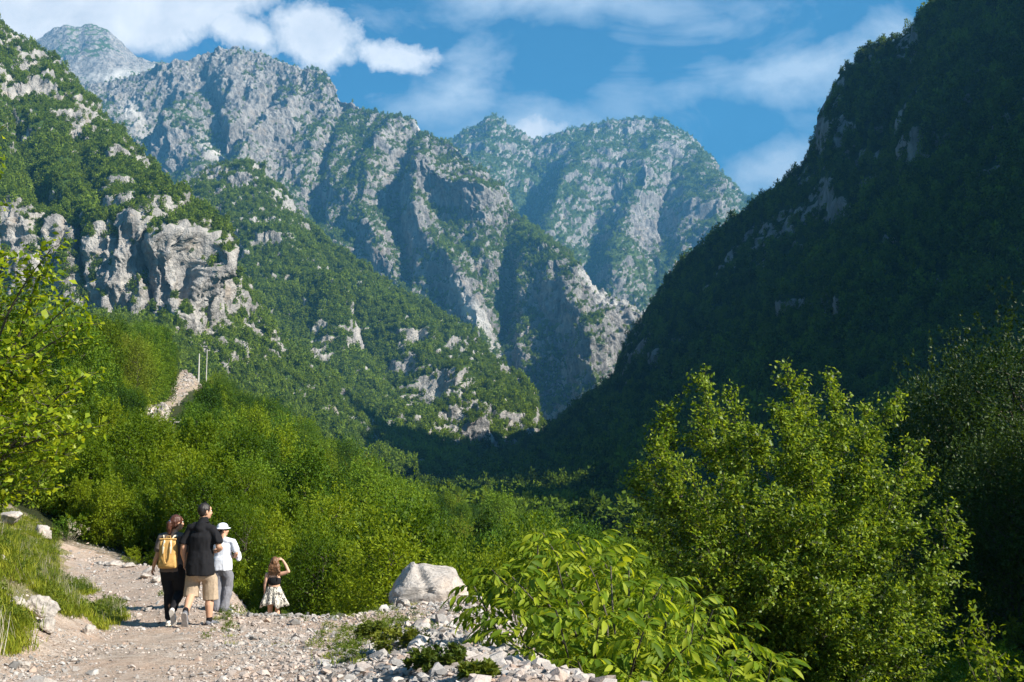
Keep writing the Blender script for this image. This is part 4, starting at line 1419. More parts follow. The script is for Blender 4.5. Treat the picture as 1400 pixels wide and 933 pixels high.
# ---------------------------------------------------------------- boulders
def boulder_mesh(name, dims, rng, sub=5, cuts=16, rough=.07, cols=None):
    bm = bmesh.new()
    bmesh.ops.create_icosphere(bm, subdivisions=sub, radius=1.0)
    V = np.array([v.co for v in bm.verts])
    F = np.array([[v.index for v in f.verts] for f in bm.faces])
    bm.free()
    for _ in range(cuts):
        nrm = unit(rng.normal(0, 1, 3)); d = rng.uniform(.42, .82)
        t = V @ nrm - d
        V = V - np.clip(t, 0, None)[:, None] * nrm * .97
    V = V + unit(V) * (fbm(V * 2.2, 5, gain=.6, seed=int(rng.integers(999))) * rough * 2)[:, None]
    V = V + unit(V) * ((ridged(V * 3.4, 4, seed=int(rng.integers(999))) - .5) * rough * 1.9)[:, None]
    V = V / np.abs(V).max(0) * np.array(dims) / 2
    me = np_mesh(name, V, F, False)
    me.materials.append(M_ROCK)
    return me


def rock_mat():
    m, N = new_mat("boulder_rock")
    tc = N.new('ShaderNodeTexCoord', 3)
    n = N.noise(tc, 2.5, 8, 0.68, .4)
    n2 = N.noise(tc, 18, 5, 0.7)
    c = N.ramp(n, [(0.28, (0.20, 0.18, 0.165)), (0.45, (0.37, 0.335, 0.30)), (0.7, (0.50, 0.46, 0.42))])
    c = N.mix(N.math('MULTIPLY', N.ramp(n2, [(0.38, 1.0), (0.5, 0.0)]), .75), c, (0.17, 0.155, 0.145))
    c = N.mix(N.math('MULTIPLY', N.ramp(N.noise(tc, 1.1, 3, .5), [(0.5, 0.0), (0.65, 1.0)]), .4), c, (0.50, 0.38, 0.29))
    return finish(m, N, bsdf(N, c, .9, .2, bump(N, N.math('ADD', n, n2), .7, .03)))


M_ROCK = rock_mat()
_r = np.random.default_rng(12)


def boulder(px, py, w, h, label, group=None, depth=None, sink=.12, tilt=(0, 0, 0), Y=None, seed=None, name="boulder", cuts=14, sub=4, flat=1.0):
    """w, h: size in photograph pixels; (px, py) is the middle of its foot"""
    if Y is None:
        x, y, z = hit(px, py)
    else:
        y = Y; x = (px - 700) / F_PX * Y; z = gz(x, y)
    k = y / F_PX
    W_, H_ = w * k, h * k
    rng = np.random.default_rng(seed if seed is not None else int(_r.integers(9999)))
    me = boulder_mesh(name, (W_, (depth or .8) * W_, H_ * (1 + sink)), rng, sub, cuts)
    o = link(name, me)
    o.location = (x, y + W_ * .3, z + H_ * (1 - sink) / 2 - .02)
    o.rotation_euler = tilt
    tag(o, label, "rock", group)
    return o


def big_boulder():
    # outline-led wedge: high shoulder left of the middle, long face dipping to the right
    Y = 16.6
    k = Y / F_PX
    prof = [(-54, 0, .30), (-56, 12, .42), (-48, 27, .52), (-33, 46, .42), (-22, 56, .30), (-8, 53, .38), (8, 46, .52), (30, 44, .60), (42, 34, .55), (50, 18, .45), (52, 0, .32)]
    pts = []
    for (x, z, dp) in prof:
        for s in (-1, 1):
            pts.append((x * k, s * dp * .9, z * k))
            pts.append((x * k * .92, s * dp * 1.25, z * k * .55))
    pts += [(-30 * k, -.62, 30 * k), (10 * k, -.75, 26 * k), (35 * k, -.6, 16 * k), (-40 * k, -.5, 2 * k), (40 * k, -.5, 0), (0, -.7, 0), (0, .6, 0), (-50 * k, -.2, -8 * k), (45 * k, -.2, -8 * k)]
    bm = bmesh.new()
    vs = [bm.verts.new(q) for q in pts]
    bmesh.ops.convex_hull(bm, input=vs)
    bmesh.ops.delete(bm, geom=[v for v in bm.verts if not v.link_faces], context='VERTS')
    bmesh.ops.triangulate(bm, faces=bm.faces[:])
    bmesh.ops.subdivide_edges(bm, edges=bm.edges[:], cuts=7, use_grid_fill=True)
    for _ in range(3):
        bmesh.ops.smooth_vert(bm, verts=bm.verts[:], factor=.4, use_axis_x=True, use_axis_y=True, use_axis_z=True)
    V = np.array([v.co for v in bm.verts])
    bm.normal_update()
    Nn = np.array([v.normal for v in bm.verts])
    d = fbm(V * 3.5, 5, gain=.6, seed=4) * .035 + (ridged(V * np.array([2.0, 2.0, 5.0]), 4, seed=8) - .4) * .035 - .05 * np.exp(-((V[:, 0] - .05 + .4 * V[:, 2]) / .07) ** 2) * (V[:, 2] > .25) - .03 * np.exp(-((V[:, 2] - .30 - .18 * V[:, 0]) / .06) ** 2)
    V = V + Nn * d[:, None]
    for v, c in zip(bm.verts, V):
        v.co = c
    me = bpy.data.meshes.new("boulder")
    bm.to_mesh(me); bm.free()
    me.materials.append(M_ROCK)
    o = link("boulder", me)
    x = (588 - 700) * k
    zb = (600 - 824) * k
    o.location = (x, Y + .35, zb)
    o.rotation_euler = (0, 0, .12)
    tag(o, "big pale wedge shaped boulder perched on the gravel edge beside the broad leaved shrub", "boulder")


big_boulder()
boulder(543, 824, 16, 22, "upright grey stone leaning against the shaded left foot of the big boulder", Y=16.3, seed=4, flat=1)
boulder(556, 826, 14, 11, "small pale block at the near left foot of the big boulder", Y=15.9, seed=9)
boulder(524, 818, 20, 17, "low grey rock left of the big boulder, half sunk in gravel", Y=17.0, seed=6)
boulder(652, 842, 24, 14, "pale rock at the right foot of the big boulder under overhanging leaves", Y=15.4, seed=8)
boulder(620, 838, 13, 9, "small angular stone in front of the right end of the big boulder", Y=15.5, seed=14)
boulder(57, 738, 26, 20, "pale rounded rock among grey herbs at the back of the grass bank", seed=3)
boulder(8, 722, 34, 20, "pale rock at the top of the grass bank under the lime green tree", seed=5)
boulder(-6, 768, 30, 12, "low flat stone showing through the grass halfway up the bank", seed=15)
boulder(44, 848, 62, 34, "long cracked ledge of pale rock cropping out of the lower bank", seed=21, tilt=(0, .35, -.4), sub=5, cuts=22, depth=.6)
boulder(62, 868, 30, 24, "dark cracked block below the long rock ledge of the bank", seed=23)
boulder(20, 838, 34, 22, "grey rock above the tuft of grass at the lower bank", seed=25, cuts=20)
boulder(118, 868, 20, 18, "squarish grey block at the foot of the bank where the sand begins", seed=24)
boulder(28, 915, 22, 16, "pinkish pale rock low in the rubble below the bank", seed=29)
boulder(196, 792, 22, 9, "whitish rock among rubble on the far side of the track behind the woman", seed=31)
boulder(216, 797, 24, 11, "jagged whitish rock beside the far edge of the track next to the woman's hand", seed=33)
boulder(150, 776, 26, 9, "low pale rubble rock where the track bends out of sight", seed=35)
boulder(172, 778, 20, 8, "flat grey rock on the far rim of the track bend", seed=36)
boulder(346, 790, 18, 15, "grey rock in the thicket between the hatted person and the girl", seed=38, Y=21)
boulder(357, 786, 12, 11, "whitish rock just left of the girl's head in the thicket", seed=39, Y=21.5)
boulder(454, 800, 13, 9, "small whitish rock in the green thicket right of the girl", seed=40, Y=20.5)
boulder(1262, 930, 42, 26, "weathered grey brown rock under the lower right corner of the large bush", seed=42, Y=13, sub=5, cuts=20)
boulder(217, 588, 26, 34, "pale crag among the hillside trees below the stony scar", seed=43, Y=118, cuts=18, sub=5)
boulder(200, 560, 18, 26, "broken grey crag above the pale crag on the wooded hillside", seed=44, Y=140, cuts=18, sub=5)
boulder(214, 688, 26, 14, "pinkish rock slab showing between shrubs behind the walkers", seed=45, Y=42)
boulder(672, 925, 22, 14, "pinkish rock in the rubble below the overhanging shrub", seed=46, sub=4, cuts=20)


# ---------------------------------------------------------------- grass and herbs
def grass_mat(name, a, b, c):
    return leaf_mat(name, a, b, c, .4, .15, .6)


M_GRASS = grass_mat("bank_grass", (0.090, 0.130, 0.010), (0.190, 0.240, 0.018), (0.330, 0.340, 0.040))
M_HERB = grass_mat("herb_leaves", (0.060, 0.105, 0.014), (0.120, 0.170, 0.020), (0.150, 0.190, 0.030))
M_DRY = grass_mat("dry_stalks", (0.25, 0.22, 0.15), (0.42, 0.37, 0.30), (0.60, 0.55, 0.50))


def tuft(name, n, h, w, rng, mat_, blade=.006, lean=.5):
    """blades of three bending quads"""
    b = rng.normal(0, w * .3, (n, 3)); b[:, 2] = 0
    d = rng.normal(0, 1, (n, 3)) * np.array([1, 1, 0]); d = unit(d)
    hh = (h * rng.uniform(.5, 1.1, n))[:, None]
    ln = (lean * rng.uniform(.2, 1.2, n))[:, None]
    side = np.stack([-d[:, 1], d[:, 0], 0 * d[:, 0]], -1)
    V = []
    for t, wd in ((0, 1), (.4, .9), (.75, .6), (1.0, .12)):
        c = b + d * ln * hh * t * t + np.array([0, 0, 1.0]) * hh * (t - .25 * ln * t * t)
        V += [c - side * blade * wd, c + side * blade * wd]
    V = np.stack(V, 1)
    f = []
    for k in range(3):
        f.append([2 * k, 2 * k + 1, 2 * k + 3, 2 * k + 2])
    F = (np.arange(n)[:, None, None] * 8 + np.array(f)[None]).reshape(-1, 4)
    me = np_mesh(name, V.reshape(-1, 3), F, False, {"rnd": np.repeat(rng.uniform(0, 1, n), 8)})
    me.materials.append(mat_)
    return me


_r = np.random.default_rng(71)
GRASSES = [tuft("tuft_%d" % i, 70, .135, .36, _r, M_GRASS, .0042, .9) for i in range(4)]
HERBS = [crown_tree("herb_%d" % i, .22, .32, 8, 200, .032, _r, base=.05, shoots=.6, leafmat=M_HERB)[1] for i in range(3)]
DRYS = [tuft("dry_%d" % i, 26, .42, .3, _r, M_DRY, .003, .35) for i in range(2)]


def make_grass():
    rng = np.random.default_rng(55)
    n = 46000
    Y = rng.uniform(6, 30, n); a = rng.uniform(-350, 330, n)
    x = (a - 700) / F_PX * Y
    bd = toe_x(Y) - x
    p = np.stack([x, Y, 0 * x], -1)
    cov = fbm(p * .9, 4, seed=19)
    z = ground_z(x, Y)
    py = 600 - F_PX * z / Y
    # rubble and ledge below, grass above; a tuft hangs at the lower left and one at the toe
    m = (bd > .55) & (cov > -.50) & (py < 796 + 0.40 * a + 50 * cov)
    m |= (np.hypot((a - 6) / 26, (py - 858) / 26) < 1 + cov)
    m |= (np.hypot((a - 155) / 22, (py - 832) / 18) < 1 + cov)
    m |= (np.hypot((a - 100) / 26, (py - 812) / 26) < 1 + cov)
    m &= rng.uniform(0, 1, n) < np.clip(1.25 - .03 * (Y - 8), .3, 1)
    x, Y, z = x[m], Y[m], z[m]
    k = len(x)
    idx = rng.choice(4 + 3 + 2, k, p=[.22, .22, .22, .20, .04, .04, .04, .01, .01])
    s = rng.uniform(.45, .95, k)
    scatter("grass", GRASSES + HERBS + DRYS, np.stack([x, Y, z - .02], -1), s, rng.uniform(0, 6.28, k), "yellow green grass and herbs on the bank", idx=idx, tilt=rng.normal(0, .15, (k, 2)))
    # sparse weeds along the gravel
    n = 1600
    Y = rng.uniform(7, 19, n); a = rng.uniform(230, 700, n); x = (a - 700) / F_PX * Y
    sd = edge_sd(x, Y); z = ground_z(x, Y); py = 600 - F_PX * z / Y
    w = np.exp(-((a - 510) / 60) ** 2 - ((py - 860) / 40) ** 2) * .9 + np.exp(-((a - 215) / 30) ** 2 - ((py - 795) / 14) ** 2) + .02 + np.exp(-((a - 325) / 16) ** 2 - ((py - 832) / 22) ** 2) * 1.5 + np.exp(-((a - 640) / 40) ** 2 - ((py - 915) / 25) ** 2)
    m = (rng.uniform(0, 1, n) < w) & (sd > np.where(a < 345, -3.0, -1.0))
    k = int(m.sum())
    scatter("weeds", GRASSES + HERBS, np.stack([x, Y, z - .02], -1)[m], rng.uniform(.25, .6, k), rng.uniform(0, 6.28, k), "sparse weeds growing through the gravel", idx=rng.choice(7, k, p=[.1, .1, .1, .1, .2, .2, .2]))


make_grass()

M_LOWP = leaf_mat("creeping_leaves", (0.045, 0.075, 0.010), (0.100, 0.130, 0.014), (0.200, 0.210, 0.025), .3, .2, .5)
_r = np.random.default_rng(81)
for (px, py, w, h, lb) in [(545, 888, 84, 34, "low sprawling green plant on the gravel, the dark middle one of the row"), (598, 915, 86, 34, "low green plant nearest the camera with yellow green tips on the gravel"),
                           (510, 872, 44, 24, "small yellowish low plant on the gravel, the one nearest the track"), (655, 932, 56, 28, "reddish green low plant at the foot of the earth face")]:
    x, y, z = hit(px, py)
    k = y / F_PX
    tm, cm = crown_tree("low_plant", h * k, w * k, 30, 1500, .035, _r, base=.12, pointed=0, shoots=1.0, trunks=4, leafmat=M_LOWP)
    o = tag(empty("low_plant", (x, y, z)), lb, "plant", "low plants on the gravel")
    link("stem", tm, o); link("foliage", cm, o)
    o.scale = (1, 1, .7)
# pale dried flower heads at the back of the bank
x, y, z = hit(92, 742)
o = tag(empty("dry_plant", (x, y, z)), "dried plant with whitish seed heads at the back edge of the grass bank", "plant")
for i in range(14):
    a_ = _r.uniform(-1, 1); b_ = _r.uniform(-.6, .6)
    P = bent((a_ * .12, b_ * .1, -.05), (a_ * .5 + .15, b_ * .4, _r.uniform(.2, .62)), 5, _r, .05)
    v, f = tubes([(P, np.linspace(.006, .003, 5))], 4)
    me = np_mesh("stalk", v, f, True); me.materials.append(M_DRY)
    st = link("stalk", me, o)
    C = P[-1] + _r.normal(0, .022, (26, 3))
    v, f, at_ = leaf_quads(C, .028, unit(C - P[-1]), _r, width=.9)
    at_["rnd"][:] = .9
    me = np_mesh("seed_head", v, f, False, at_); me.materials.append(M_DRY)
    link("seed_head", me, st)

# ---------------------------------------------------------------- the broad leaved shrub in front
M_WALNUT = leaf_mat("walnut_leaves", (0.080, 0.145, 0.008), (0.165, 0.250, 0.013), (0.300, 0.360, 0.024), .48, .18, .55, solo=True)


def compound_leaf(rng, L=.30):
    V, F, R = [], [], []
    t = np.linspace(0, 1, 7)
    sag = rng.uniform(.3, .75)
    rx = np.stack([L * t * (1 - .12 * sag * t), 0 * t, L * (.10 * t - sag * t * t * .75)], -1)
    v, f = tubes([(rx, np.linspace(.0032, .0015, 7))], 3)
    off = len(v); V.append(v); F.append(f); R.append(np.full(len(v), .8))
    tang = unit(np.gradient(rx, axis=0))

    def leaflet(p, d, up, ln):
        nonlocal off
        s = unit(np.cross(d, up)); nn = np.cross(s, d)
        w = ln * rng.uniform(.31, .40)
        rows = []
        curl = rng.uniform(.2, .7); fold = rng.uniform(.15, .45)
        for q, ww in ((0, .06), (.22, .75), (.5, 1.0), (.78, .68), (1.0, .03)):
            c = p + d * ln * q * (1 - .1 * curl * q) - nn * ln * curl * q * q * .5
            rows += [c - s * w * .5 * ww + nn * w * fold * ww * .5, c, c + s * w * .5 * ww + nn * w * fold * ww * .5]
        rows = np.array(rows)
        ff = []
        for k in range(4):
            a = 3 * k
            ff += [[a, a + 1, a + 4, a + 3], [a + 1, a + 2, a + 5, a + 4]]
        V.append(rows); F.append(np.array(ff) + off); off += 15
        R.append(np.full(15, rng.uniform(0, 1)))
    for k, (u, ln) in enumerate(((.36, .070), (.62, .092), (.86, .105))):
        i = u * 6; a = int(i); p = rx[a] + (rx[min(a + 1, 6)] - rx[a]) * (i - a)
        for sgn in (-1, 1):
            d = unit(tang[a] * rng.uniform(.45, .8) + np.array([0, sgn * 1.0, -rng.uniform(.4, 1.9)]))
            leaflet(p, d, np.array([0, 0, 1.0]), ln * rng.uniform(.85, 1.15))
    leaflet(rx[-1], unit(tang[-1] + np.array([0, rng.normal(0, .1), -.7])), np.array([0, 0, 1.0]), .15 * rng.uniform(.85, 1.1))
    me = np_mesh("leaf", np.concatenate(V), np.concatenate(F), True, {"rnd": np.concatenate(R)})
    me.materials.append(M_WALNUT)
    return me


def walnut():
    rng = np.random.default_rng(63)
    kinds = [compound_leaf(rng, rng.uniform(.18, .27)) for _ in range(9)]
    bx, by = 0.85, 6.9
    bz = gz(bx, by)
    root = tag(empty("walnut_shrub", (bx, by, bz)), "nearest shrub with long drooping yellow green leaflets in front of the large bush", "shrub")
    base = np.array([bx, by, bz])
    tips = [(648, 798, 7.4), (672, 775, 7.0), (700, 785, 6.5), (735, 742, 7.2), (760, 760, 6.6), (790, 738, 7.0), (742, 725, 7.4), (812, 735, 7.3), (835, 770, 6.5), (860, 772, 7.2), (880, 800, 6.3), (905, 795, 7.0), (925, 790, 7.4), (950, 825, 6.4), (975, 830, 7.0), (1000, 858, 6.6),
            (1030, 880, 6.8), (1055, 900, 6.3), (700, 830, 6.2), (760, 830, 5.9), (820, 840, 5.9), (880, 860, 5.8), (940, 880, 5.9), (1000, 915, 6.0), (660, 850, 6.8), (720, 880, 6.0), (790, 900, 5.7), (860, 920, 5.6), (930, 935, 5.7), (1040, 950, 6.0), (640, 830, 7.5), (690, 905, 6.6),
            (780, 790, 7.9), (860, 810, 8.0), (940, 850, 7.9), (720, 800, 7.9), (1010, 890, 7.4)]
    leaves = []
    for (px, py, Y) in tips:
        tip = np.array(at(px, py + 4, Y))
        P = bent(base + np.append(rng.normal(0, .12, 2), -.1), tip, 9, rng, .05, -.03)
        v, f = tubes([(P - base, np.linspace(.017, .0045, 9))], 5)
        me = np_mesh("branch", v, f, True); me.materials.append(M_BARK)
        link("branch", me, root)
        m = int(rng.integers(44, 52))
        for k in range(m):
            u = 1 - .70 * (k / m) ** 1.1
            i = u * 8; a = min(int(i), 7); p = P[a] + (P[a + 1] - P[a]) * (i - a)
            ang = k * 2.4 + rng.uniform(-.4, .4)
            ax = unit(P[a + 1] - P[a])
            out = np.array([math.cos(ang), math.sin(ang), 0.25]) + ax * .45
            rz = math.atan2(out[1], out[0])
            pitch = -math.atan2(out[2], math.hypot(out[0], out[1]))
            sc = rng.uniform(.62, 1.0) * (1 if k > 2 else .8)
            leaves.append((p, (float(rng.normal(0, .35)), pitch + float(rng.normal(.05, .25)), rz), sc))
    # those that show largest: toward the camera and the outline
    def show(q):
        p = q[0]
        x, y, z = p
        px = 700 + F_PX * x / y; py = 600 - F_PX * z / y
        return (9 if (600 < px < 1120 and py < 960) else 0) + (7.5 - y) + 1.0 * (z - bz) * .8
    leaves.sort(key=show, reverse=True)
    for (p, r, s) in leaves[:296]:
        o = link("leaf", kinds[int(rng.integers(9))], root)
        o.location = p - base; o.rotation_euler = r; o.scale = (s, s, s)
    vs, fs, rr, off = [], [], [], 0
    for (p, r, s) in leaves[296:]:
        me = kinds[int(rng.integers(9))]
        M = Matrix.LocRotScale(Vector(p - base), Euler(r), Vector((s, s, s)))
        v = np.empty(len(me.vertices) * 3, np.float32); me.vertices.foreach_get("co", v)
        v = v.reshape(-1, 3) @ np.array(M.to_3x3()).T + np.array(M.translation)
        f = np.empty(len(me.loops), np.int32); me.loops.foreach_get("vertex_index", f)
        q = np.empty(len(me.vertices), np.float32); me.attributes["rnd"].data.foreach_get("value", q)
        vs.append(v); fs.append(f.reshape(-1, 4) + off); rr.append(q); off += len(v)
    me = np_mesh("foliage", np.concatenate(vs), np.concatenate(fs), True, {"rnd": np.concatenate(rr)})
    me.materials.append(M_WALNUT)
    link("foliage", me, root, kind="stuff")
    print("WALNUT leaves", len(leaves))


walnut()

# young sapling shoot at the lower right
_r = np.random.default_rng(64)
bx, by, bz = (1372 - 700) / F_PX * 9.0, 9.0, (600 - 1010) / F_PX * 9.0
stem_bush("sapling", (bx, by, max(bz, gz(bx, by))), [at(1328, 832, 9), at(1345, 880, 8.8), at(1312, 868, 9.1), at(1360, 900, 9.2), at(1390, 915, 9)], M_SHRUB_LEAF, "slender young sapling rising alone against the dark trees in the lower right corner", "sapling", 7, .16, 60, .05, _r, start=.35, spread=.05, stem_r=.008, upness=.8)


# broken pale stone on the bare scars of the hillside
def scar_rubble():
    rng = np.random.default_rng(91)
    n = 60000
    a = rng.uniform(120, 330, n); Y = rng.uniform(90, 300, n)
    x = (a - 700) / F_PX * Y; z = ground_z(x, Y); py = 600 - F_PX * z / Y
    br = paint_map(a, py, [(247, 530, 14, 34, 25, 1.2), (275, 520, 22, 14, 30, .9), (262, 508, 12, 9, 0, 1.2), (212, 560, 20, 20, 45, 1.0), (150, 600, 24, 26, 30, .9)])
    m = rng.uniform(0, 1, n) < np.clip(br - .35, 0, 1) * .35
    k = int(m.sum())
    s = .35 * rng.lognormal(0, .6, k)
    scatter("rubble", STONES, np.stack([x[m], Y[m], z[m] + s * .1], -1), s, rng.uniform(0, 6.28, k), "broken pale stone on the bare scars of the hillside", tilt=rng.normal(0, .4, (k, 2)))


scar_rubble()

# ---------------------------------------------------------------- poles
def pole_mat():
    m, N = new_mat("weathered_pole")
    n = N.noise(N.mapping(pos(N), scale=(6, 6, .6)), 3, 4, .6)
    return finish(m, N, bsdf(N, N.ramp(n, [(.3, (.22, .20, .17)), (.7, (.42, .40, .36))]), .9, .2))


M_POLE = pole_mat()
M_WHITE = finish(*(lambda m, N: (m, N, bsdf(N, N.ramp(N.noise(pos(N), 2, 3, .5), [(0.3, (.36, .35, .32)), (.7, (.50, .49, .46))]), .7, .3)))(*new_mat("concrete_post")))


def pole(px, py_top, py_foot, Y, r, label, mat_, arm=True, name="utility_pole", brackets=0):
    x = (px - 700) / F_PX * Y
    zt = (600 - py_top) / F_PX * Y
    zb = min(gz(x, Y), (600 - py_foot) / F_PX * Y) - .5
    o = tag(empty(name, (x, Y, zb)), label, "pole")
    h = zt - zb
    v, f = tubes([(np.array([[0, 0, 0], [0, 0, h * .5], [.02, 0, h]]), np.array([r, r * .85, r * .65]))], 10)
    me = np_mesh("shaft", v, f, True); me.materials.append(mat_); link("shaft", me, o)
    if arm:
        me = np_mesh("crossarm", np.array([[sx * .85, sy * .06, h - .35 + sz * .07] for sz in (-1, 1) for sy in (-1, 1) for sx in (-1, 1)]), np.array([[0, 2, 3, 1], [4, 5, 7, 6], [0, 1, 5, 4], [1, 3, 7, 5], [3, 2, 6, 7], [2, 0, 4, 6]]), False)
        me.materials.append(mat_); ca = link("crossarm", me, o)
        for sx in (-.75, 0, .75):
            v, f = tubes([(np.array([[sx, 0, h - .30], [sx, 0, h - .2], [sx, 0, h - .08]]), np.array([.03, .055, .03]))], 6)
            me = np_mesh("insulator", v, f, True); me.materials.append(M_WHITE); link("insulator", me, ca)
    return o


pole(238, 573, 622, 100, .17, "wooden utility pole with a crossarm rising out of the hillside trees", M_POLE)
pole(271, 484, 508, 272, .24, "whitish concrete post on the crest of the hillside, the thicker of the two", M_WHITE, False)
pole(281.5, 478, 502, 276, .16, "thin whitish post on the hillside crest, the taller and slimmer of the two", M_WHITE, True)
pole(245, 548, 560, 160, .12, "small grey pole top showing below the stony scar on the hillside", M_POLE, False)


# ---------------------------------------------------------------- people
def plain_mat(name, col, rough=.85, spec=.2, var=.15, sc=30, bumpd=.004, trans=None):
    m, N = new_mat(name)
    tc = N.new('ShaderNodeTexCoord', 3)
    n = N.noise(tc, sc, 4, .6)
    c = N.ramp(n, [(.3, tuple(q * (1 - var) for q in col)), (.7, tuple(min(1, q * (1 + var)) for q in col))])
    kw = {}
    return finish(m, N, bsdf(N, c, rough, spec, bump(N, n, .4, bumpd)))


def pattern_mat(name, a, b, sc=22):
    m, N = new_mat(name)
    tc = N.new('ShaderNodeTexCoord', 3)
    n = N.noise(N.mapping(tc, scale=(1, 1, .7)), sc, 3, .6, 1.2)
    return finish(m, N, bsdf(N, N.ramp(n, [(.49, a), (.54, b)]), .85, .2))


M_SKIN = plain_mat("skin", (0.50, 0.28, 0.18), .6, .35, .07, 9, .001)
M_SKIN_P = plain_mat("skin_light", (0.58, 0.34, 0.23), .6, .35, .06, 9, .001)
M_BLACK = plain_mat("black_cotton", (0.012, 0.012, 0.014), .9, .15)
M_DARK = plain_mat("black_trousers_cloth", (0.010, 0.010, 0.013), .8, .2)
M_KHAKI = plain_mat("khaki_cloth", (0.36, 0.28, 0.20))
M_GREYC = plain_mat("grey_cloth", (0.17, 0.17, 0.19))
M_WHITEC = plain_mat("white_cotton", (0.66, 0.68, 0.74))
M_TAUPE = plain_mat("taupe_cotton", (0.13, 0.105, 0.095))
M_TAN = plain_mat("tan_canvas", (0.52, 0.31, 0.10), .6, .3)
M_STRAP = plain_mat("pale_strap", (0.68, 0.60, 0.46))
M_SHOE_W = plain_mat("white_shoe", (0.72, 0.70, 0.67), .6, .3, .05)
M_SHOE_G = plain_mat("grey_shoe", (0.12, 0.125, 0.145), .7, .3)
M_SOLE = plain_mat("sole_rubber", (0.30, 0.28, 0.27), .8, .2)
M_SOLE_W = plain_mat("pale_sole_rubber", (0.66, 0.62, 0.57), .8, .2)
M_HAIR_K = plain_mat("black_hair", (0.014, 0.010, 0.009), .55, .4, .3, 60, .006)
M_HAIR_R = plain_mat("reddish_brown_hair", (0.065, 0.022, 0.012), .5, .45, .4, 50, .008)
M_HAIR_B = plain_mat("golden_brown_hair", (0.13, 0.062, 0.026), .5, .45, .4, 50, .008)
M_EYE = plain_mat("eye", (0.6, 0.58, 0.55), .3, .5, .02)
M_GLASS = plain_mat("dark_lens", (0.01, 0.01, 0.012), .2, .6, .02)
M_LIP = plain_mat("lip", (0.36, 0.14, 0.11), .6, .3, .03)
M_PRINT = pattern_mat("speckled_skirt", (0.62, 0.58, 0.50), (0.07, 0.065, 0.06), 34)
M_CLIP = plain_mat("blue_hair_clip", (0.05, 0.10, 0.22), .4, .5)
M_RED = plain_mat("red_band", (0.45, 0.05, 0.03), .6, .3)


def ctube(P, R, sides=12, flat=None, ref=(0, 1, 0), hem=None):
    """closed tapered tube; flat scales the half-width along the ref axis; rounded ends"""
    P = np.asarray(P, float); R = np.asarray(R, float)
    flat = np.ones(len(P)) if flat is None else np.asarray(flat, float) * np.ones(len(P))
    T = unit(np.gradient(P, axis=0))
    # rounded caps
    capP, capR, capF, capT = [], [], [], []
    for q in (.98, .75, .4):
        capP.append(P[0] - T[0] * R[0] * q * min(1, flat[0])); capR.append(R[0] * math.sqrt(1 - q * q)); capF.append(flat[0]); capT.append(T[0])
    endP, endR, endF, endT = [], [], [], []
    for q in (.4, .75, .98):
        endP.append(P[-1] + T[-1] * R[-1] * q * min(1, flat[-1])); endR.append(R[-1] * math.sqrt(1 - q * q)); endF.append(flat[-1]); endT.append(T[-1])
    if hem in ('start', 'both'):
        capP = [P[0] - T[0] * q for q in (.004, .003, .002)]; capR = [R[0] * q for q in (.15, .6, .97)]
    if hem in ('end', 'both'):
        endP = [P[-1] + T[-1] * q for q in (.002, .003, .004)]; endR = [R[-1] * q for q in (.97, .6, .15)]
    P = np.concatenate([capP, P, endP]); R = np.concatenate([capR, R, endR]); Fl = np.concatenate([capF, flat, endF]); T = np.concatenate([capT, T, endT])
    ref = np.array(ref, float)
    A = []
    for t in T:
        a = ref - t * np.dot(ref, t)
        if np.linalg.norm(a) < .2:
            a = np.array([0, 0, 1.0]) - t * t[2]
        A.append(a / np.linalg.norm(a))
    A = np.array(A)              # towards ref (front / back)
    B = np.cross(T, A)
    th = np.arange(sides) * 2 * math.pi / sides
    ring = P[:, None] + R[:, None, None] * (Fl[:, None, None] * A[:, None] * np.cos(th)[None, :, None] + B[:, None] * np.sin(th)[None, :, None])
    k = len(P)
    V = ring.reshape(-1, 3)
    i = np.arange(k * sides).reshape(k, sides)
    j = np.roll(i, -1, 1)
    F = np.stack([i[:-1], j[:-1], j[1:], i[1:]], -1).reshape(-1, 4)
    V = np.concatenate([V, P[:1], P[-1:]])
    c0, c1 = k * sides, k * sides + 1
    tri = [[c0, c0, 0, 0]]
    caps = [[i[0][q], c0, i[0][(q + 1) % sides]] for q in range(sides)] + [[i[-1][(q + 1) % sides], c1, i[-1][q]] for q in range(sides)]
    return V, [list(f) for f in F] + caps


def ball(c, r, scale=(1, 1, 1), yaw=0.0, seg=14):
    bm = bmesh.new()
    bmesh.ops.create_uvsphere(bm, u_segments=seg, v_segments=seg // 2 + 2, radius=1.0)
    M = Matrix.Translation(Vector(c)) @ Matrix.Rotation(yaw, 4, 'Z') @ Matrix.Diagonal(Vector((*[r * s for s in scale], 1)))
    bmesh.ops.transform(bm, matrix=M, verts=bm.verts[:])
    V = np.array([v.co for v in bm.verts]); F = [[v.index for v in f.verts] for f in bm.faces]
    bm.free()
    return V, F


def merge(parts):
    V, F, off = [], [], 0
    for v, f in parts:
        V.append(v); F += [[q + off for q in ff] for ff in f]; off += len(v)
    return np.concatenate(V), F


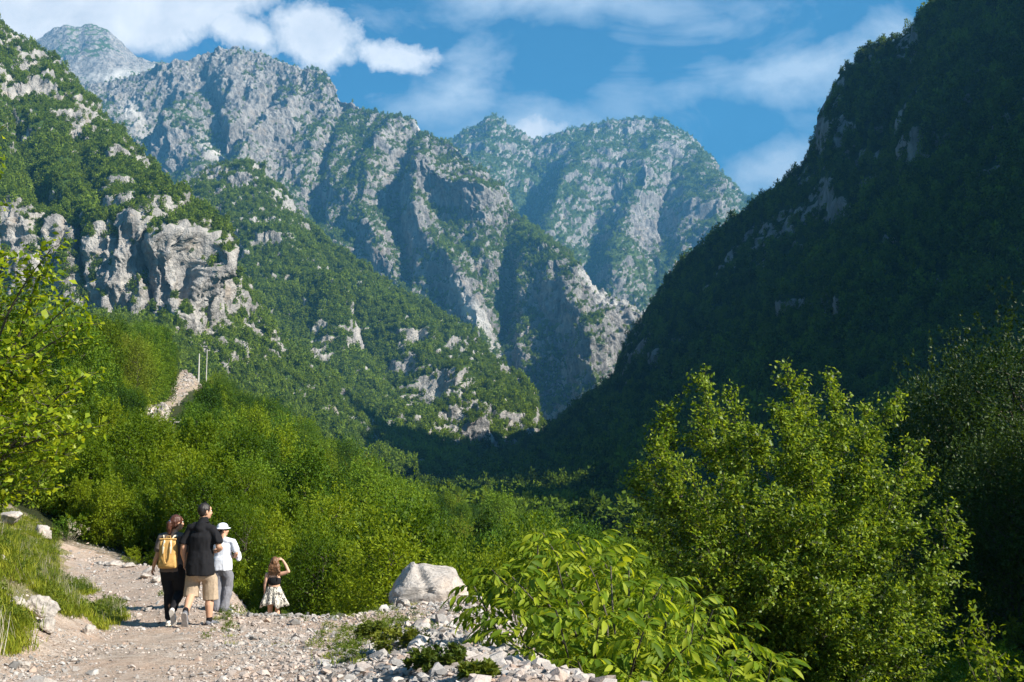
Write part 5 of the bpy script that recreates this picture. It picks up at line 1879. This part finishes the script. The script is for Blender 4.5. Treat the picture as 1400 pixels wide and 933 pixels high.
def fused(name, parts, mat_, parent, voxel=.01, smooth=4, ratio=1.0, wrinkle=0.0, wl=.12, wdir=(1, 1, .5), seed=0):
    """one continuous skin over overlapping closed forms"""
    V, F = merge(parts)
    me = bpy.data.meshes.new(name)
    me.from_pydata(V.tolist(), [], F)
    tmp = bpy.data.objects.new("tmp", me)
    COL.objects.link(tmp)
    r = tmp.modifiers.new("r", 'REMESH'); r.mode = 'VOXEL'; r.voxel_size = voxel
    s = tmp.modifiers.new("s", 'SMOOTH'); s.iterations = smooth; s.factor = .5
    if ratio < 1:
        d = tmp.modifiers.new("d", 'DECIMATE'); d.ratio = ratio
    dg = bpy.context.evaluated_depsgraph_get()
    out = bpy.data.meshes.new_from_object(tmp.evaluated_get(dg))
    bpy.data.objects.remove(tmp); bpy.data.meshes.remove(me)
    out.name = name
    if wrinkle:
        n = len(out.vertices)
        v = np.empty(n * 3, np.float32); out.vertices.foreach_get("co", v); v = v.reshape(-1, 3)
        nr = np.empty(n * 3, np.float32); out.vertices.foreach_get("normal", nr); nr = nr.reshape(-1, 3)
        w = (ridged(v / wl * np.array(wdir), 3, seed=seed) - .45) * wrinkle
        v = v + nr * w[:, None]
        out.vertices.foreach_set("co", v.astype(np.float32).ravel())
    out.materials.clear()
    out.materials.append(mat_)
    out.polygons.foreach_set("use_smooth", np.ones(len(out.polygons), bool))
    out.update()
    return link(name, out, parent)


def hand(w, d, palm_n, s=1.0, curl=.5, side=1):
    """palm and five fingers; w wrist point, d direction of the hand, palm_n normal of the palm"""
    w = np.array(w, float); d = unit(np.array(d, float)); n = unit(np.array(palm_n, float)); n = unit(n - d * np.dot(n, d)); x = np.cross(d, n) * side
    parts = [ctube([w - d * .02 * s, w + d * .04 * s, w + d * .085 * s], np.array([.025, .036, .039]) * s, 10, [.75, .5, .42], ref=n)]
    for k, (o, l) in enumerate(((-.029, .070), (-.010, .079), (.010, .074), (.028, .058))):
        p0 = w + d * .08 * s + x * o * s
        c = curl * (1 + .12 * k)
        d1 = unit(d * math.cos(c * .5) + n * math.sin(c * .5) + x * o * 2); d2 = unit(d * math.cos(c * 1.3) + n * math.sin(c * 1.3)); d3 = unit(d * math.cos(c * 2) + n * math.sin(c * 2))
        p1 = p0 + d1 * l * .45 * s; p2 = p1 + d2 * l * .33 * s; p3 = p2 + d3 * l * .25 * s
        parts.append(ctube([p0 - d * .015 * s, p0, p1, p2, p3], np.array([.0095, .0098, .0092, .0085, .0075]) * s, 8))
    t0 = w + d * .025 * s - x * .026 * s
    t1 = t0 + unit(d * .7 - x * .75 + n * .2) * .035 * s; t2 = t1 + unit(d * .9 - x * .3 + n * .35) * .030 * s; t3 = t2 + unit(d + n * .5) * .022 * s
    parts.append(ctube([t0, t1, t2, t3], np.array([.014, .012, .0105, .009]) * s, 8))
    return parts


def head_parts(c, s=1.0, yaw=0.0):
    """skull, jaw, nose, ears; yaw turns the face from +y (away from the camera) clockwise, towards +x"""
    c = np.array(c, float)
    cy, sy = math.cos(yaw), math.sin(yaw)

    def L(x, y, z):
        return c + s * np.array([x * cy + y * sy, -x * sy + y * cy, z])
    P = [ball(L(0, -.012, .022), .1 * s, (.77, .98, .98), -yaw), ball(L(0, .022, -.035), .1 * s, (.64, .72, .80), -yaw), ball(L(0, .050, -.078), .042 * s, (1, .9, .75), -yaw),
         ball(L(0, .060, .045), .045 * s, (1.25, .6, .8), -yaw)]
    P.append(ctube([L(0, .083, .018), L(0, .100, -.010), L(0, .106, -.026)], np.array([.009, .012, .015]) * s, 8))
    for e in (-1, 1):
        P.append(ball(L(e * .078, -.012, -.012), .03 * s, (.35, .62, 1.05), -yaw, 10))
        P.append(ball(L(e * .04, .062, -.03), .026 * s, (1, .7, .9), -yaw, 10))
    return P, L


def face(L, s, parent, yaw, skin):
    for e in (-1, 1):
        v, f = ball(L(e * .031, .074, .012), .0115 * s)
        o_ = mesh_from("eye", v, f, M_EYE, parent)
        v, f = ball(L(e * .031, .0835, .012), .0055 * s)
        mesh_from("iris", v, f, M_GLASS, o_)
        v, f = ctube([L(e * .018, .092, .034), L(e * .032, .090, .039), L(e * .046, .080, .034)], np.array([.003, .004, .003]) * s, 6)
        mesh_from("eyebrow", v, f, M_HAIR_K, parent)
    v, f = ctube([L(-.022, .092, -.055), L(0, .099, -.053), L(.022, .092, -.055)], np.array([.004, .007, .004]) * s, 8)
    mesh_from("mouth", v, f, M_LIP, parent)


def mesh_from(name, v, f, mat_, parent, smooth=True):
    me = bpy.data.meshes.new(name)
    me.from_pydata(np.asarray(v).tolist(), [], [list(q) for q in f])
    me.materials.append(mat_)
    if smooth:
        me.polygons.foreach_set("use_smooth", np.ones(len(me.polygons), bool))
    me.update()
    return link(name, me, parent)


def shoe(ankle, toe, sole_n, s, parent, mat_, sole_mat):
    """low shoe from heel to toe; sole_n points out of the sole"""
    a = np.array(ankle, float); t = np.array(toe, float); n = unit(np.array(sole_n, float))
    d = unit(t - a); d = unit(d - n * np.dot(d, n)); x = np.cross(d, n)
    heel = a - d * .055 * s + n * .052 * s
    tip = heel + d * .262 * s
    P = [heel + d * .03 * s - n * .022 * s, heel + d * .09 * s - n * .018 * s, heel + d * .16 * s - n * .004 * s, heel + d * .215 * s + n * .006 * s, tip - d * .028 * s + n * .012 * s]
    up = fused("shoe", [ctube(P, np.array([.036, .041, .043, .045, .036]) * s, 14, [1.0, .95, .72, .55, .45], ref=n), ctube([a - n * .012 * s, a + n * .03 * s], np.array([.036, .040]) * s, 12)], mat_, parent, .006, 3)
    # sole slab follows the outline of the shoe
    q = []
    for u, w in ((0, .020), (.02, .034), (.06, .038), (.12, .034), (.18, .044), (.22, .044), (.25, .030), (.262, .012)):
        q.append((u * s, w * s))
    V, F = [], []
    for u, w in q:
        for sg in (-1, 1):
            for h in (0.0, .020):
                V.append(heel + d * u + x * sg * w + n * (h + .012) * s)
    for k in range(len(q) - 1):
        a_, b_ = 4 * k, 4 * k + 4
        F += [[a_, a_ + 2, b_ + 2, b_], [a_ + 1, b_ + 1, b_ + 3, a_ + 3], [a_, b_, b_ + 1, a_ + 1], [a_ + 2, a_ + 3, b_ + 3, b_ + 2]]
    F += [[0, 1, 3, 2], [4 * len(q) - 4, 4 * len(q) - 2, 4 * len(q) - 1, 4 * len(q) - 3]]
    mesh_from("sole", V, F, sole_mat, up, False)
    return up


def hair_cap(L, s, yaw, mat_, parent, bulk=1.0, low=-.02, extra=()):
    P = [ball(L(0, -.018, .032), .1 * s, (.83 * bulk, 1.02 * bulk, .98 * bulk), -yaw), ball(L(0, -.05, low), .075 * s, (.95 * bulk, .72, .95), -yaw)] + list(extra)
    return fused("hair", P, mat_, parent, .009, 2, 1.0, .008, .03, (1, 1, .5))


def torso(hip, chest, neck, hw, cw, sw, depth=.6, grow=0.0):
    """hip, chest, neck centres; half widths at hip, chest, shoulder"""
    hip, chest, neck = [np.array(q, float) for q in (hip, chest, neck)]
    mid = hip * .55 + chest * .45
    sh = chest * .35 + neck * .65
    return [ctube([hip, mid, chest, sh, neck - np.array([0, 0, .02])], np.array([hw, hw * .45 + cw * .45, cw, sw * .86, sw * .45]) + grow, 18, [depth * 1.05, depth * .95, depth, depth * .72, depth * .75])]


def put_person(px, Y, z_foot, yaw=0.0, label=""):
    x = (px - 700) / F_PX * Y
    o = empty("person", (x, Y, z_foot), yaw)
    tag(o, label, "person", None)
    return o


def bag(o_parent_loc, yaw, s=1.0):
    o = tag(empty("backpack", o_parent_loc, yaw), "tan square backpack with pale straps on the back of the walking woman", "backpack")
    w, d, h = .245, .12, .42
    bm = bmesh.new()
    bmesh.ops.create_cube(bm, size=1.0)
    bmesh.ops.subdivide_edges(bm, edges=bm.edges[:], cuts=7, use_grid_fill=True)
    for v in bm.verts:
        x, y, z = v.co
        top = (z + .5)
        v.co.x = x * w * (1.08 - .12 * top + .03 * math.sin(z * 9))
        v.co.y = y * d * (1.15 - .35 * top) * (1 - .35 * (2 * x) ** 2 * (y < 0)) + .006 * math.sin(z * 22 + x * 7)
        v.co.z = z * h * (1 - .03 * (2 * x) ** 2)
    bmesh.ops.bevel(bm, geom=[e for e in bm.edges if e.calc_face_angle(0) > .9], offset=.012, segments=2, affect='EDGES')
    me = bpy.data.meshes.new("bag_body"); bm.to_mesh(me); bm.free()
    me.polygons.foreach_set("use_smooth", np.ones(len(me.polygons), bool))
    me.materials.append(M_TAN)
    link("bag_body", me, o)
    yb = -d * .56
    # fold-over flap lip at the top and a pocket seam
    v, f = ctube([(-w * .47, yb * .5, h * .5), (0, yb * .55, h * .515), (w * .47, yb * .5, h * .5)], [.012, .014, .012], 8)
    mesh_from("top_seam", v, f, M_TAN, o)
    for sx in (-1, 1):
        pts = [(sx * .045, yb * .62, h * .50), (sx * .045, yb * .98, h * .28), (sx * .043, yb * 1.10, 0), (sx * .036, yb * 1.16, -h * .20), (sx * .018, yb * 1.2, -h * .30), (0, yb * 1.2, -h * .325)]
        v, f = ctube(pts, [.011] * 6, 8, .35)
        mesh_from("carry_strap", v, f, M_TAN, o)
        v, f = ctube([(sx * .045, yb * .72, h * .46), (sx * .052, yb * 1.02, h * .22), (sx * .056, yb * 1.12, h * .02)], [.012, .017, .007], 8, .3)
        mesh_from("pale_tab", v, f, M_STRAP, o)
        v, f = ctube([(sx * .05, -d * .2, h * .47), (sx * .08, 0, h * .60), (sx * .10, .10, h * .58), (sx * .115, .24, h * .42), (sx * .12, .27, .0), (sx * .10, .12, -h * .35)], [.016] * 6, 8, .3, ref=(1, 0, 0))
        mesh_from("shoulder_strap", v, f, M_STRAP, o)
    v, f = ctube([(-.03, 0, h * .49), (-.026, -.005, h * .60), (.026, -.005, h * .60), (.03, 0, h * .49)], [.007] * 4, 8)
    mesh_from("handle", v, f, M_TAN, o)
    return o


def man():
    Y = 14.8; z0 = (600 - 850.5) / F_PX * Y
    o = put_person(281, Y, z0, 0, "person in black polo shirt and khaki shorts walking in the middle of the trio")
    hipL, hipR = (-.10, 0, .93), (.10, 0, .93)
    kL, aL, tL = (-.115, .04, .50), (-.115, -.24, .235), (-.125, -.17, .045)
    kR, aR, tR = (.125, .10, .49), (.135, .06, .085), (.20, .26, .04)
    neck = (.03, 0, 1.52)
    B = torso((0, 0, .95), (0, .01, 1.30), neck, .160, .170, .145, .58)
    B += [ctube([hipL, (-.11, .05, .72), kL], [.095, .083, .060], 12), ctube([kL, (-.115, -.11, .385), aL], [.058, .060, .036], 12)]
    B += [ctube([hipR, (.115, .08, .72), kR], [.095, .083, .060], 12), ctube([kR, (.13, .06, .31), aR], [.058, .063, .038], 12)]
    B += [ctube([aL, (-.12, -.21, .17)], [.036, .034], 10), ctube([aR, (.145, .08, .06)], [.037, .034], 10)]
    sL, eL, wL = (-.180, 0, 1.41), (-.245, -.02, 1.15), (-.25, .06, .935)
    sR, eR, wR = (.180, 0, 1.41), (.268, -.03, 1.16), (.20, .19, 1.07)
    B += [ctube([sL, (-.245, -.01, 1.28), eL], [.036, .044, .044], 12), ctube([eL, (-.265, .02, 1.06), wL], [.045, .042, .028], 12)]
    B += [ctube([sR, (.26, -.02, 1.28), eR], [.036, .044, .044], 12), ctube([eR, (.26, .08, 1.12), wR], [.045, .042, .028], 12)]
    B += [ctube([(.0, -.01, 1.44), neck, (.035, .02, 1.62)], [.075, .058, .056], 12)]
    yaw = .75
    hp, L = head_parts((.045, .015, 1.655), 1.0, yaw)
    B += hp
    B += hand(wL, (.0, .15, -1), (1, 0, 0), 1.05, .55, 1) + hand(wR, (-.55, .7, .1), (0, .3, -1), 1.05, .9, 1)
    fused("body", B, M_SKIN, o, .0085, 3, .5)
    face(L, 1.0, o, yaw, M_SKIN)
    hair_cap(L, 1.0, yaw, M_HAIR_K, o, 1.0, .0)
    S = torso((0, -.005, .93), (0, .01, 1.30), (.02, 0, 1.50), .205, .205, .185, .68)
    S += [ctube([(0, -.005, .745), (0, -.005, .86), (0, 0, .98)], [.214, .210, .20], 20, .72, hem='start')]
    S += [ctube([(.0, -.01, 1.42), (.02, -.015, 1.50), (.03, -.01, 1.545)], [.11, .078, .066], 14)]
    S += [ctube([(-.06, 0, 1.43), (-.165, 0, 1.41), (-.222, -.01, 1.28), (-.246, -.015, 1.19)], [.078, .074, .070, .070], 14, hem='end')]
    S += [ctube([(.06, 0, 1.43), (.165, 0, 1.405), (.236, -.02, 1.28), (.262, -.03, 1.20)], [.078, .074, .070, .070], 14, hem='end')]
    fused("shirt", S, M_BLACK, o, .011, 5, .7, .028, .20, (1, 1, .6), 3)
    v, f = ctube([(-.035, -.055, 1.505), (.03, -.075, 1.51), (.095, -.03, 1.51), (.10, .04, 1.495)], [.020, .022, .022, .018], 10, .45, ref=(0, 0, 1))
    mesh_from("collar", v, f, M_BLACK, o)
    T = [ctube([(0, 0, .78), (0, 0, .86), (0, 0, .93)], [.185, .18, .165], 18, .70)]
    T += [ctube([(-.09, .01, .78), (-.115, .05, .66), (-.13, .035, .50), (-.13, .02, .425)], [.104, .110, .108, .110], 16, hem='end')]
    T += [ctube([(.09, .01, .78), (.125, .08, .66), (.135, .10, .45), (.14, .10, .375)], [.104, .110, .108, .110], 16, hem='end')]
    fused("shorts", T, M_KHAKI, o, .011, 4, .7, .016, .14, (1, 1, .35), 8)
    shoe(aL, tL, (0.05, -.90, -.38), 1.05, o, M_SHOE_G, M_SOLE)
    shoe(aR, (.22, .26, .085), (0, 0, -1), 1.05, o, M_SHOE_G, M_SOLE)
    for a in (aL, aR):
        a = np.array(a)
        v, f = ctube([a + (0, 0, .0), a + (0, .0, .045)], [.044, .043], 12)
        mesh_from("sock", v, f, M_BLACK, o)


def woman():
    Y = 15.0; z0 = (600 - 849.5) / F_PX * Y
    o = put_person(243.5, Y, z0, 0, "person with reddish ponytail and black trousers, wearing the tan backpack")
    hipL, hipR = (-.085, 0, .86), (.085, 0, .86)
    kL, aL, tL = (-.06, .09, .47), (-.045, .04, .085), (-.055, .22, .085)
    kR, aR, tR = (.10, .06, .48), (.11, -.24, .265), (.135, -.19, .07)
    neck = (.02, 0, 1.37)
    B = torso((0, 0, .89), (0, .01, 1.18), neck, .155, .15, .155, .62)
    B += [ctube([hipL, (-.08, .06, .66), kL], [.092, .080, .055], 12), ctube([kL, (-.055, .05, .29), aL], [.053, .055, .034], 12)]
    B += [ctube([hipR, (.09, .05, .66), kR], [.092, .080, .055], 12), ctube([kR, (.105, -.10, .39), aR], [.053, .055, .034], 12)]
    sL, eL, wL = (-.175, 0, 1.29), (-.215, -.02, 1.05), (-.285, .02, .855)
    sR, eR, wR = (.175, 0, 1.29), (.21, .02, 1.05), (.20, .12, .86)
    B += [ctube([sL, (-.20, -.01, 1.17), eL], [.048, .044, .036], 12), ctube([eL, (-.25, -.01, .96), wL], [.036, .033, .024], 12)]
    B += [ctube([sR, (.195, 0, 1.17), eR], [.048, .044, .036], 12), ctube([eR, (.21, .07, .96), wR], [.036, .033, .024], 12)]
    B += [ctube([(0, -.01, 1.31), neck, (.03, .01, 1.45)], [.062, .047, .046], 12)]
    yaw = .7
    hp, L = head_parts((.045, .01, 1.50), .97, yaw)
    B += hp
    B += hand(wL, (-.30, .15, -1), (1, 0, 0), .92, .6, 1) + hand(wR, (0, .2, -1), (-1, 0, 0), .92, .6, -1)
    fused("body", B, M_SKIN, o, .0085, 3, .5)
    face(L, .97, o, yaw, M_SKIN)
    tail = [ctube([L(0, -.085, .04), L(-.01, -.125, .0), L(-.015, -.125, -.07), L(-.03, -.10, -.15), L(-.03, -.085, -.21)], [.035, .040, .038, .030, .012], 12), ctube([L(-.03, -.08, .0), L(-.05, -.09, -.09), L(-.06, -.08, -.17)], [.03, .022, .010], 10)]
    h_ = hair_cap(L, .97, yaw, M_HAIR_R, o, 1.04, -.02, tail)
    v, f = ball(L(-.005, -.128, .035), .019, (1.3, .5, .8), -yaw, 10)
    mesh_from("hair_clip", v, f, M_CLIP, h_)
    v, f = ball(L(.0, -.132, -.03), .017, (1.3, .5, .8), -yaw, 10)
    mesh_from("hair_clip", v, f, M_CLIP, h_)
    S = torso((0, 0, .92), (0, .01, 1.18), (.015, 0, 1.36), .182, .168, .158, .68)
    S += [ctube([(0, 0, .80), (0, 0, .88), (0, 0, .95)], [.184, .184, .175], 18, .70, hem='start')]
    S += [ctube([(-.05, 0, 1.31), (-.17, 0, 1.29), (-.20, -.01, 1.18), (-.21, -.01, 1.12)], [.07, .068, .060, .058], 14)]
    S += [ctube([(.05, 0, 1.31), (.17, 0, 1.29), (.195, 0, 1.18), (.205, 0, 1.12)], [.07, .068, .060, .058], 14)]
    fused("shirt", S, M_TAUPE, o, .010, 4, .7, .012, .12, (1, 1, .6), 13)
    T = [ctube([(0, 0, .78), (0, -.01, .86), (0, 0, .93)], [.165, .170, .150], 18, .70)]
    T += [ctube([hipL, (-.08, .06, .64), kL, (-.055, .06, .28), (-.045, .045, .12)], [.105, .098, .078, .068, .055], 16)]
    T += [ctube([hipR, (.09, .05, .64), kR, (.105, -.10, .39), (.11, -.22, .285)], [.105, .098, .078, .066, .055], 16)]
    fused("trousers", T, M_DARK, o, .010, 4, .7, .014, .12, (1, 1, .4), 18)
    shoe(aL, tL, (0, 0, -1), .95, o, M_SHOE_W, M_SOLE_W)
    shoe(aR, tR, (.10, -.92, -.30), .95, o, M_SHOE_W, M_SOLE_W)
    x = (243.5 - 700) / F_PX * Y
    bag((x - .005, Y - .185, z0 + 1.075), .04)


def hatted():
    _, Y, z0 = hit(310.5, 838)
    o = put_person(310.5, Y, z0, 0, "person in a white hat, white t-shirt and grey trousers half behind the man")
    o.scale = (Y / 17.6 * .95,) * 3
    hipL, hipR = (-.085, 0, .84), (.085, 0, .84)
    kL, aL, tL = (-.09, .05, .47), (-.07, -.02, .085), (-.06, .16, .085)
    kR, aR, tR = (.10, .07, .46), (.06, -.02, .085), (.10, .16, .085)
    neck = (.0, .02, 1.35)
    B = torso((0, 0, .88), (0, .02, 1.18), neck, .15, .165, .165, .62)
    for (h, k, a, t) in ((hipL, kL, aL, tL), (hipR, kR, aR, tR)):
        B += [ctube([h, k], [.09, .058], 12), ctube([k, a], [.055, .036], 12)]
    sL, eL, wL = (-.185, .01, 1.28), (-.22, .02, 1.05), (-.13, .22, .98)
    sR, eR, wR = (.185, .01, 1.28), (.255, -.02, 1.07), (.17, .18, .97)
    B += [ctube([sL, eL], [.040, .038], 12), ctube([eL, wL], [.038, .026], 12), ctube([sR, (.225, 0, 1.17), eR], [.034, .040, .040], 12), ctube([eR, (.22, .08, 1.01), wR], [.040, .036, .026], 12)]
    B += [ctube([(0, 0, 1.29), neck, (-.01, .03, 1.42)], [.062, .052, .05], 12)]
    yaw = .85
    hp, L = head_parts((-.015, .04, 1.475), .98, yaw)
    B += hp + hand(wL, (.5, .8, 0), (0, 0, 1), .95, .8, 1) + hand(wR, (-.4, .8, -.1), (0, 0, 1), .95, .9, -1)
    fused("body", B, M_SKIN, o, .0085, 3, .5)
    face(L, .98, o, yaw, M_SKIN)
    hair_cap(L, .98, yaw, M_HAIR_K, o, .95, -.02)
    v, f = ctube([L(-.07, .045, .018), L(-.035, .095, .016), L(0, .103, .018), L(.035, .095, .016), L(.07, .045, .018), L(.082, -.01, .014)], [.010, .020, .008, .020, .010, .004], 10, .3, ref=(0, 1, 0))
    mesh_from("sunglasses", v, f, M_GLASS, o)
    hat = fused("hat", [ball(L(0, -.012, .062), .1, (.90, 1.06, .78), -yaw), ball(L(0, -.005, .038), .1, (1.36, 1.48, .16), -yaw, 20)], M_WHITEC, o, .008, 2)
    v, f = ball(L(-.03, -.095, .075), .016, (1.2, .5, .7), -yaw, 10)
    mesh_from("hat_mark", v, f, M_GREYC, hat)
    S = torso((0, 0, .93), (0, .02, 1.18), (0, .015, 1.34), .175, .185, .172, .68)
    S += [ctube([(-.05, 0, 1.29), (-.18, .01, 1.28), (-.215, .01, 1.14)], [.072, .064, .064], 14), ctube([(.05, 0, 1.29), (.185, .01, 1.27), (.24, -.01, 1.13)], [.072, .064, .066], 14)]
    S += [ctube([(0, 0, .76), (0, 0, .86), (0, 0, .95)], [.190, .186, .18], 18, .70, hem='start')]
    fused("shirt", S, M_WHITEC, o, .011, 4, .7, .016, .14, (1, 1, .6), 23)
    T = [ctube([(0, 0, .76), (0, -.01, .84), (0, 0, .92)], [.155, .158, .140], 18, .68)]
    T += [ctube([(-.08, 0, .74), kL, (-.075, 0, .20), (-.07, -.02, .09)], [.092, .085, .078, .085], 16), ctube([(.08, 0, .74), (.10, .05, .64), kR, (.08, .0, .20), (.06, -.02, .09)], [.092, .100, .092, .080, .088], 16)]
    fused("trousers", T, M_GREYC, o, .011, 4, .7, .022, .13, (1, 1, .6), 28)
    shoe(aL, tL, (0, 0, -1), 1.0, o, M_SHOE_G, M_SOLE_W)
    shoe(aR, (.16, .14, .085), (0, 0, -1), 1.0, o, M_SHOE_G, M_SOLE_W)
    x = (310.5 - 700) / F_PX * Y
    b = tag(empty("bag", (x + .205, Y + .20, z0 + .90)), "small pale crumpled bag hanging from the hand of the person in the white hat", "bag")
    fused("pouch", [ball((0, 0, -.04), .07, (.7, .6, 1.3)), ctube([(0, 0, .02), (-.02, 0, .085)], [.03, .018], 8)], M_WHITEC, b, .008, 1, 1, .02, .05)


def girl():
    Y = 18.6; x = (381 - 700) / F_PX * Y
    z0 = gz(x, Y)
    zt = (600 - 757.5) / F_PX * Y
    s = (zt - z0) / 1.36
    o = put_person(381, Y, z0, 0, "person with long wavy hair, bare back and speckled skirt, one hand raised to the head")
    print("GIRL scale", s, z0)
    o.scale = (max(.93, min(1.08, s)),) * 3
    hipL, hipR = (-.065, 0, .72), (.065, 0, .72)
    neck = (0, 0, 1.10)
    B = torso((0, 0, .72), (0, .005, .95), neck, .115, .115, .125, .62)
    for sg in (-1, 1):
        B += [ctube([(sg * .065, 0, .70), (sg * .068, .02, .38)], [.072, .045], 12), ctube([(sg * .068, .02, .38), (sg * .068, -.01, .22), (sg * .066, -.005, .06)], [.044, .044, .028], 12), ctube([(sg * .066, -.01, .06), (sg * .068, 0, .045)], [.03, .028], 10)]
    B += [ctube([(-.135, 0, 1.03), (-.155, -.01, .90), (-.165, -.01, .83)], [.038, .033, .028], 12), ctube([(-.165, -.01, .83), (-.17, .03, .64)], [.028, .020], 12)]
    B += [ctube([(.125, 0, 1.04), (.20, -.01, 1.06), (.265, -.02, 1.085)], [.040, .034, .029], 12), ctube([(.265, -.02, 1.085), (.20, .02, 1.20), (.135, .05, 1.285)], [.029, .026, .020], 12)]
    B += [ctube([(0, -.005, 1.06), (0, 0, 1.12), (0, .01, 1.17)], [.055, .042, .040], 12)]
    hp, L = head_parts((0, .02, 1.235), .93, .1)
    B += hp + hand((-.17, .03, .64), (0, .1, -1), (1, 0, 0), .72, .5, 1) + hand((.135, .05, 1.285), (-.75, .25, .5), (0, .1, -1), .72, .5, -1)
    fused("body", B, M_SKIN_P, o, .0075, 3, .5)
    face(L, .93, o, .1, M_SKIN_P)
    rng = np.random.default_rng(4)
    ex = [ball(L(0, -.06, -.06), .1 * .93, (.95, .62, 1.0)), ball(L(0, -.065, -.13), .09, (1.05, .5, .95)), ball(L(-.075, -.03, -.08), .05, (.8, .8, 1.6)), ball(L(.075, -.03, -.08), .05, (.8, .8, 1.6))]
    for i in range(16):
        a = rng.uniform(-1, 1)
        x0 = a * .09
        pts = [L(x0 * .8, -.085, .02), L(x0 * 1.1 + rng.normal(0, .012), -.105, -.07), L(x0 * 1.25 + rng.normal(0, .02), -.10, -.15), L(x0 * 1.3 + rng.normal(0, .02), -.085, -.20 - rng.uniform(0, .04))]
        ex.append(ctube(pts, [.018, .022, .020, .008], 8))
    fused("hair", [ball(L(0, -.018, .030), .093, (.86, 1.04, 1.0))] + ex, M_HAIR_B, o, .008, 1, 1, .014, .028, (1, 1, .6))
    T = [ctube([(0, 0, .895), (0, 0, .935)], [.125, .124], 18, .66)]
    fused("top_band", T, M_BLACK, o, .008, 2)
    for sg in (-1, 1):
        v, f = ctube([(sg * .075, -.078, .93), (sg * .085, -.075, 1.02), (sg * .085, -.02, 1.085), (sg * .08, .06, 1.04), (sg * .075, .085, .94)], [.006] * 5, 6)
        mesh_from("shoulder_strap", v, f, M_BLACK, o)
    # flared skirt with loose pleats
    n = 72
    V, F = [], []
    prof = [(.815, .118, .0), (.78, .13, .002), (.72, .155, .008), (.64, .185, .017), (.55, .215, .028), (.475, .24, .036)]
    for (z, r, w) in prof:
        for k in range(n):
            a = 2 * math.pi * k / n
            q = r + w * math.sin(a * 11 + z * 5) + w * .6 * math.sin(a * 5 + 1.3)
            V.append((q * math.cos(a), q * .72 * math.sin(a), z + (.03 * math.sin(a * 3 + .8) + .02 * math.sin(a * 7) if z < .5 else 0)))
    for i in range(len(prof) - 1):
        for k in range(n):
            F.append([i * n + k, (i + 1) * n + k, (i + 1) * n + (k + 1) % n, i * n + (k + 1) % n])
    sk = mesh_from("skirt", V, F, M_PRINT, o)
    md = sk.modifiers.new("thick", 'SOLIDIFY'); md.thickness = .004
    v, f = ctube([(-.17, .03, .66), (-.171, .035, .645)], [.024, .024], 10)
    mesh_from("wristband", v, f, M_BLACK, o)
    shoe((-.066, -.01, .085), (-.08, .1, .085), (0, 0, -1), .75, o, M_SHOE_W, M_SOLE_W)
    shoe((.066, -.01, .085), (.08, .1, .085), (0, 0, -1), .75, o, M_SHOE_W, M_SOLE_W)


man(); woman(); hatted(); girl()


# ---------------------------------------------------------------- the air
def build_haze():
    m = bpy.data.materials.new("air")
    m.use_nodes = True
    N = NT(m.node_tree)
    N.n.clear()
    v = N.n.new('ShaderNodeVolumePrincipled')
    v.inputs['Color'].default_value = HAZE_COLOR
    v.inputs['Density'].default_value = HAZE_DENSITY
    v.inputs['Anisotropy'].default_value = 0.1
    out = N.n.new('ShaderNodeOutputMaterial')
    N.l.new(v.outputs[0], out.inputs['Volume'])
    x0, x1, y0, y1, z0, z1 = -7600, 7600, -4100, 7600, -77, 2450
    V = np.array([[x, y, z] for z in (z0, z1) for y in (y0, y1) for x in (x0, x1)], float)
    F = np.array([[0, 2, 3, 1], [4, 5, 7, 6], [0, 1, 5, 4], [1, 3, 7, 5], [3, 2, 6, 7], [2, 0, 4, 6]])
    me = np_mesh("haze", V, F, False)
    link("haze", me, None, [m], kind="stuff", label="thin blue air between the mountains")


HAZE_COLOR = (0.12, 0.42, 0.78, 1)
build_haze()
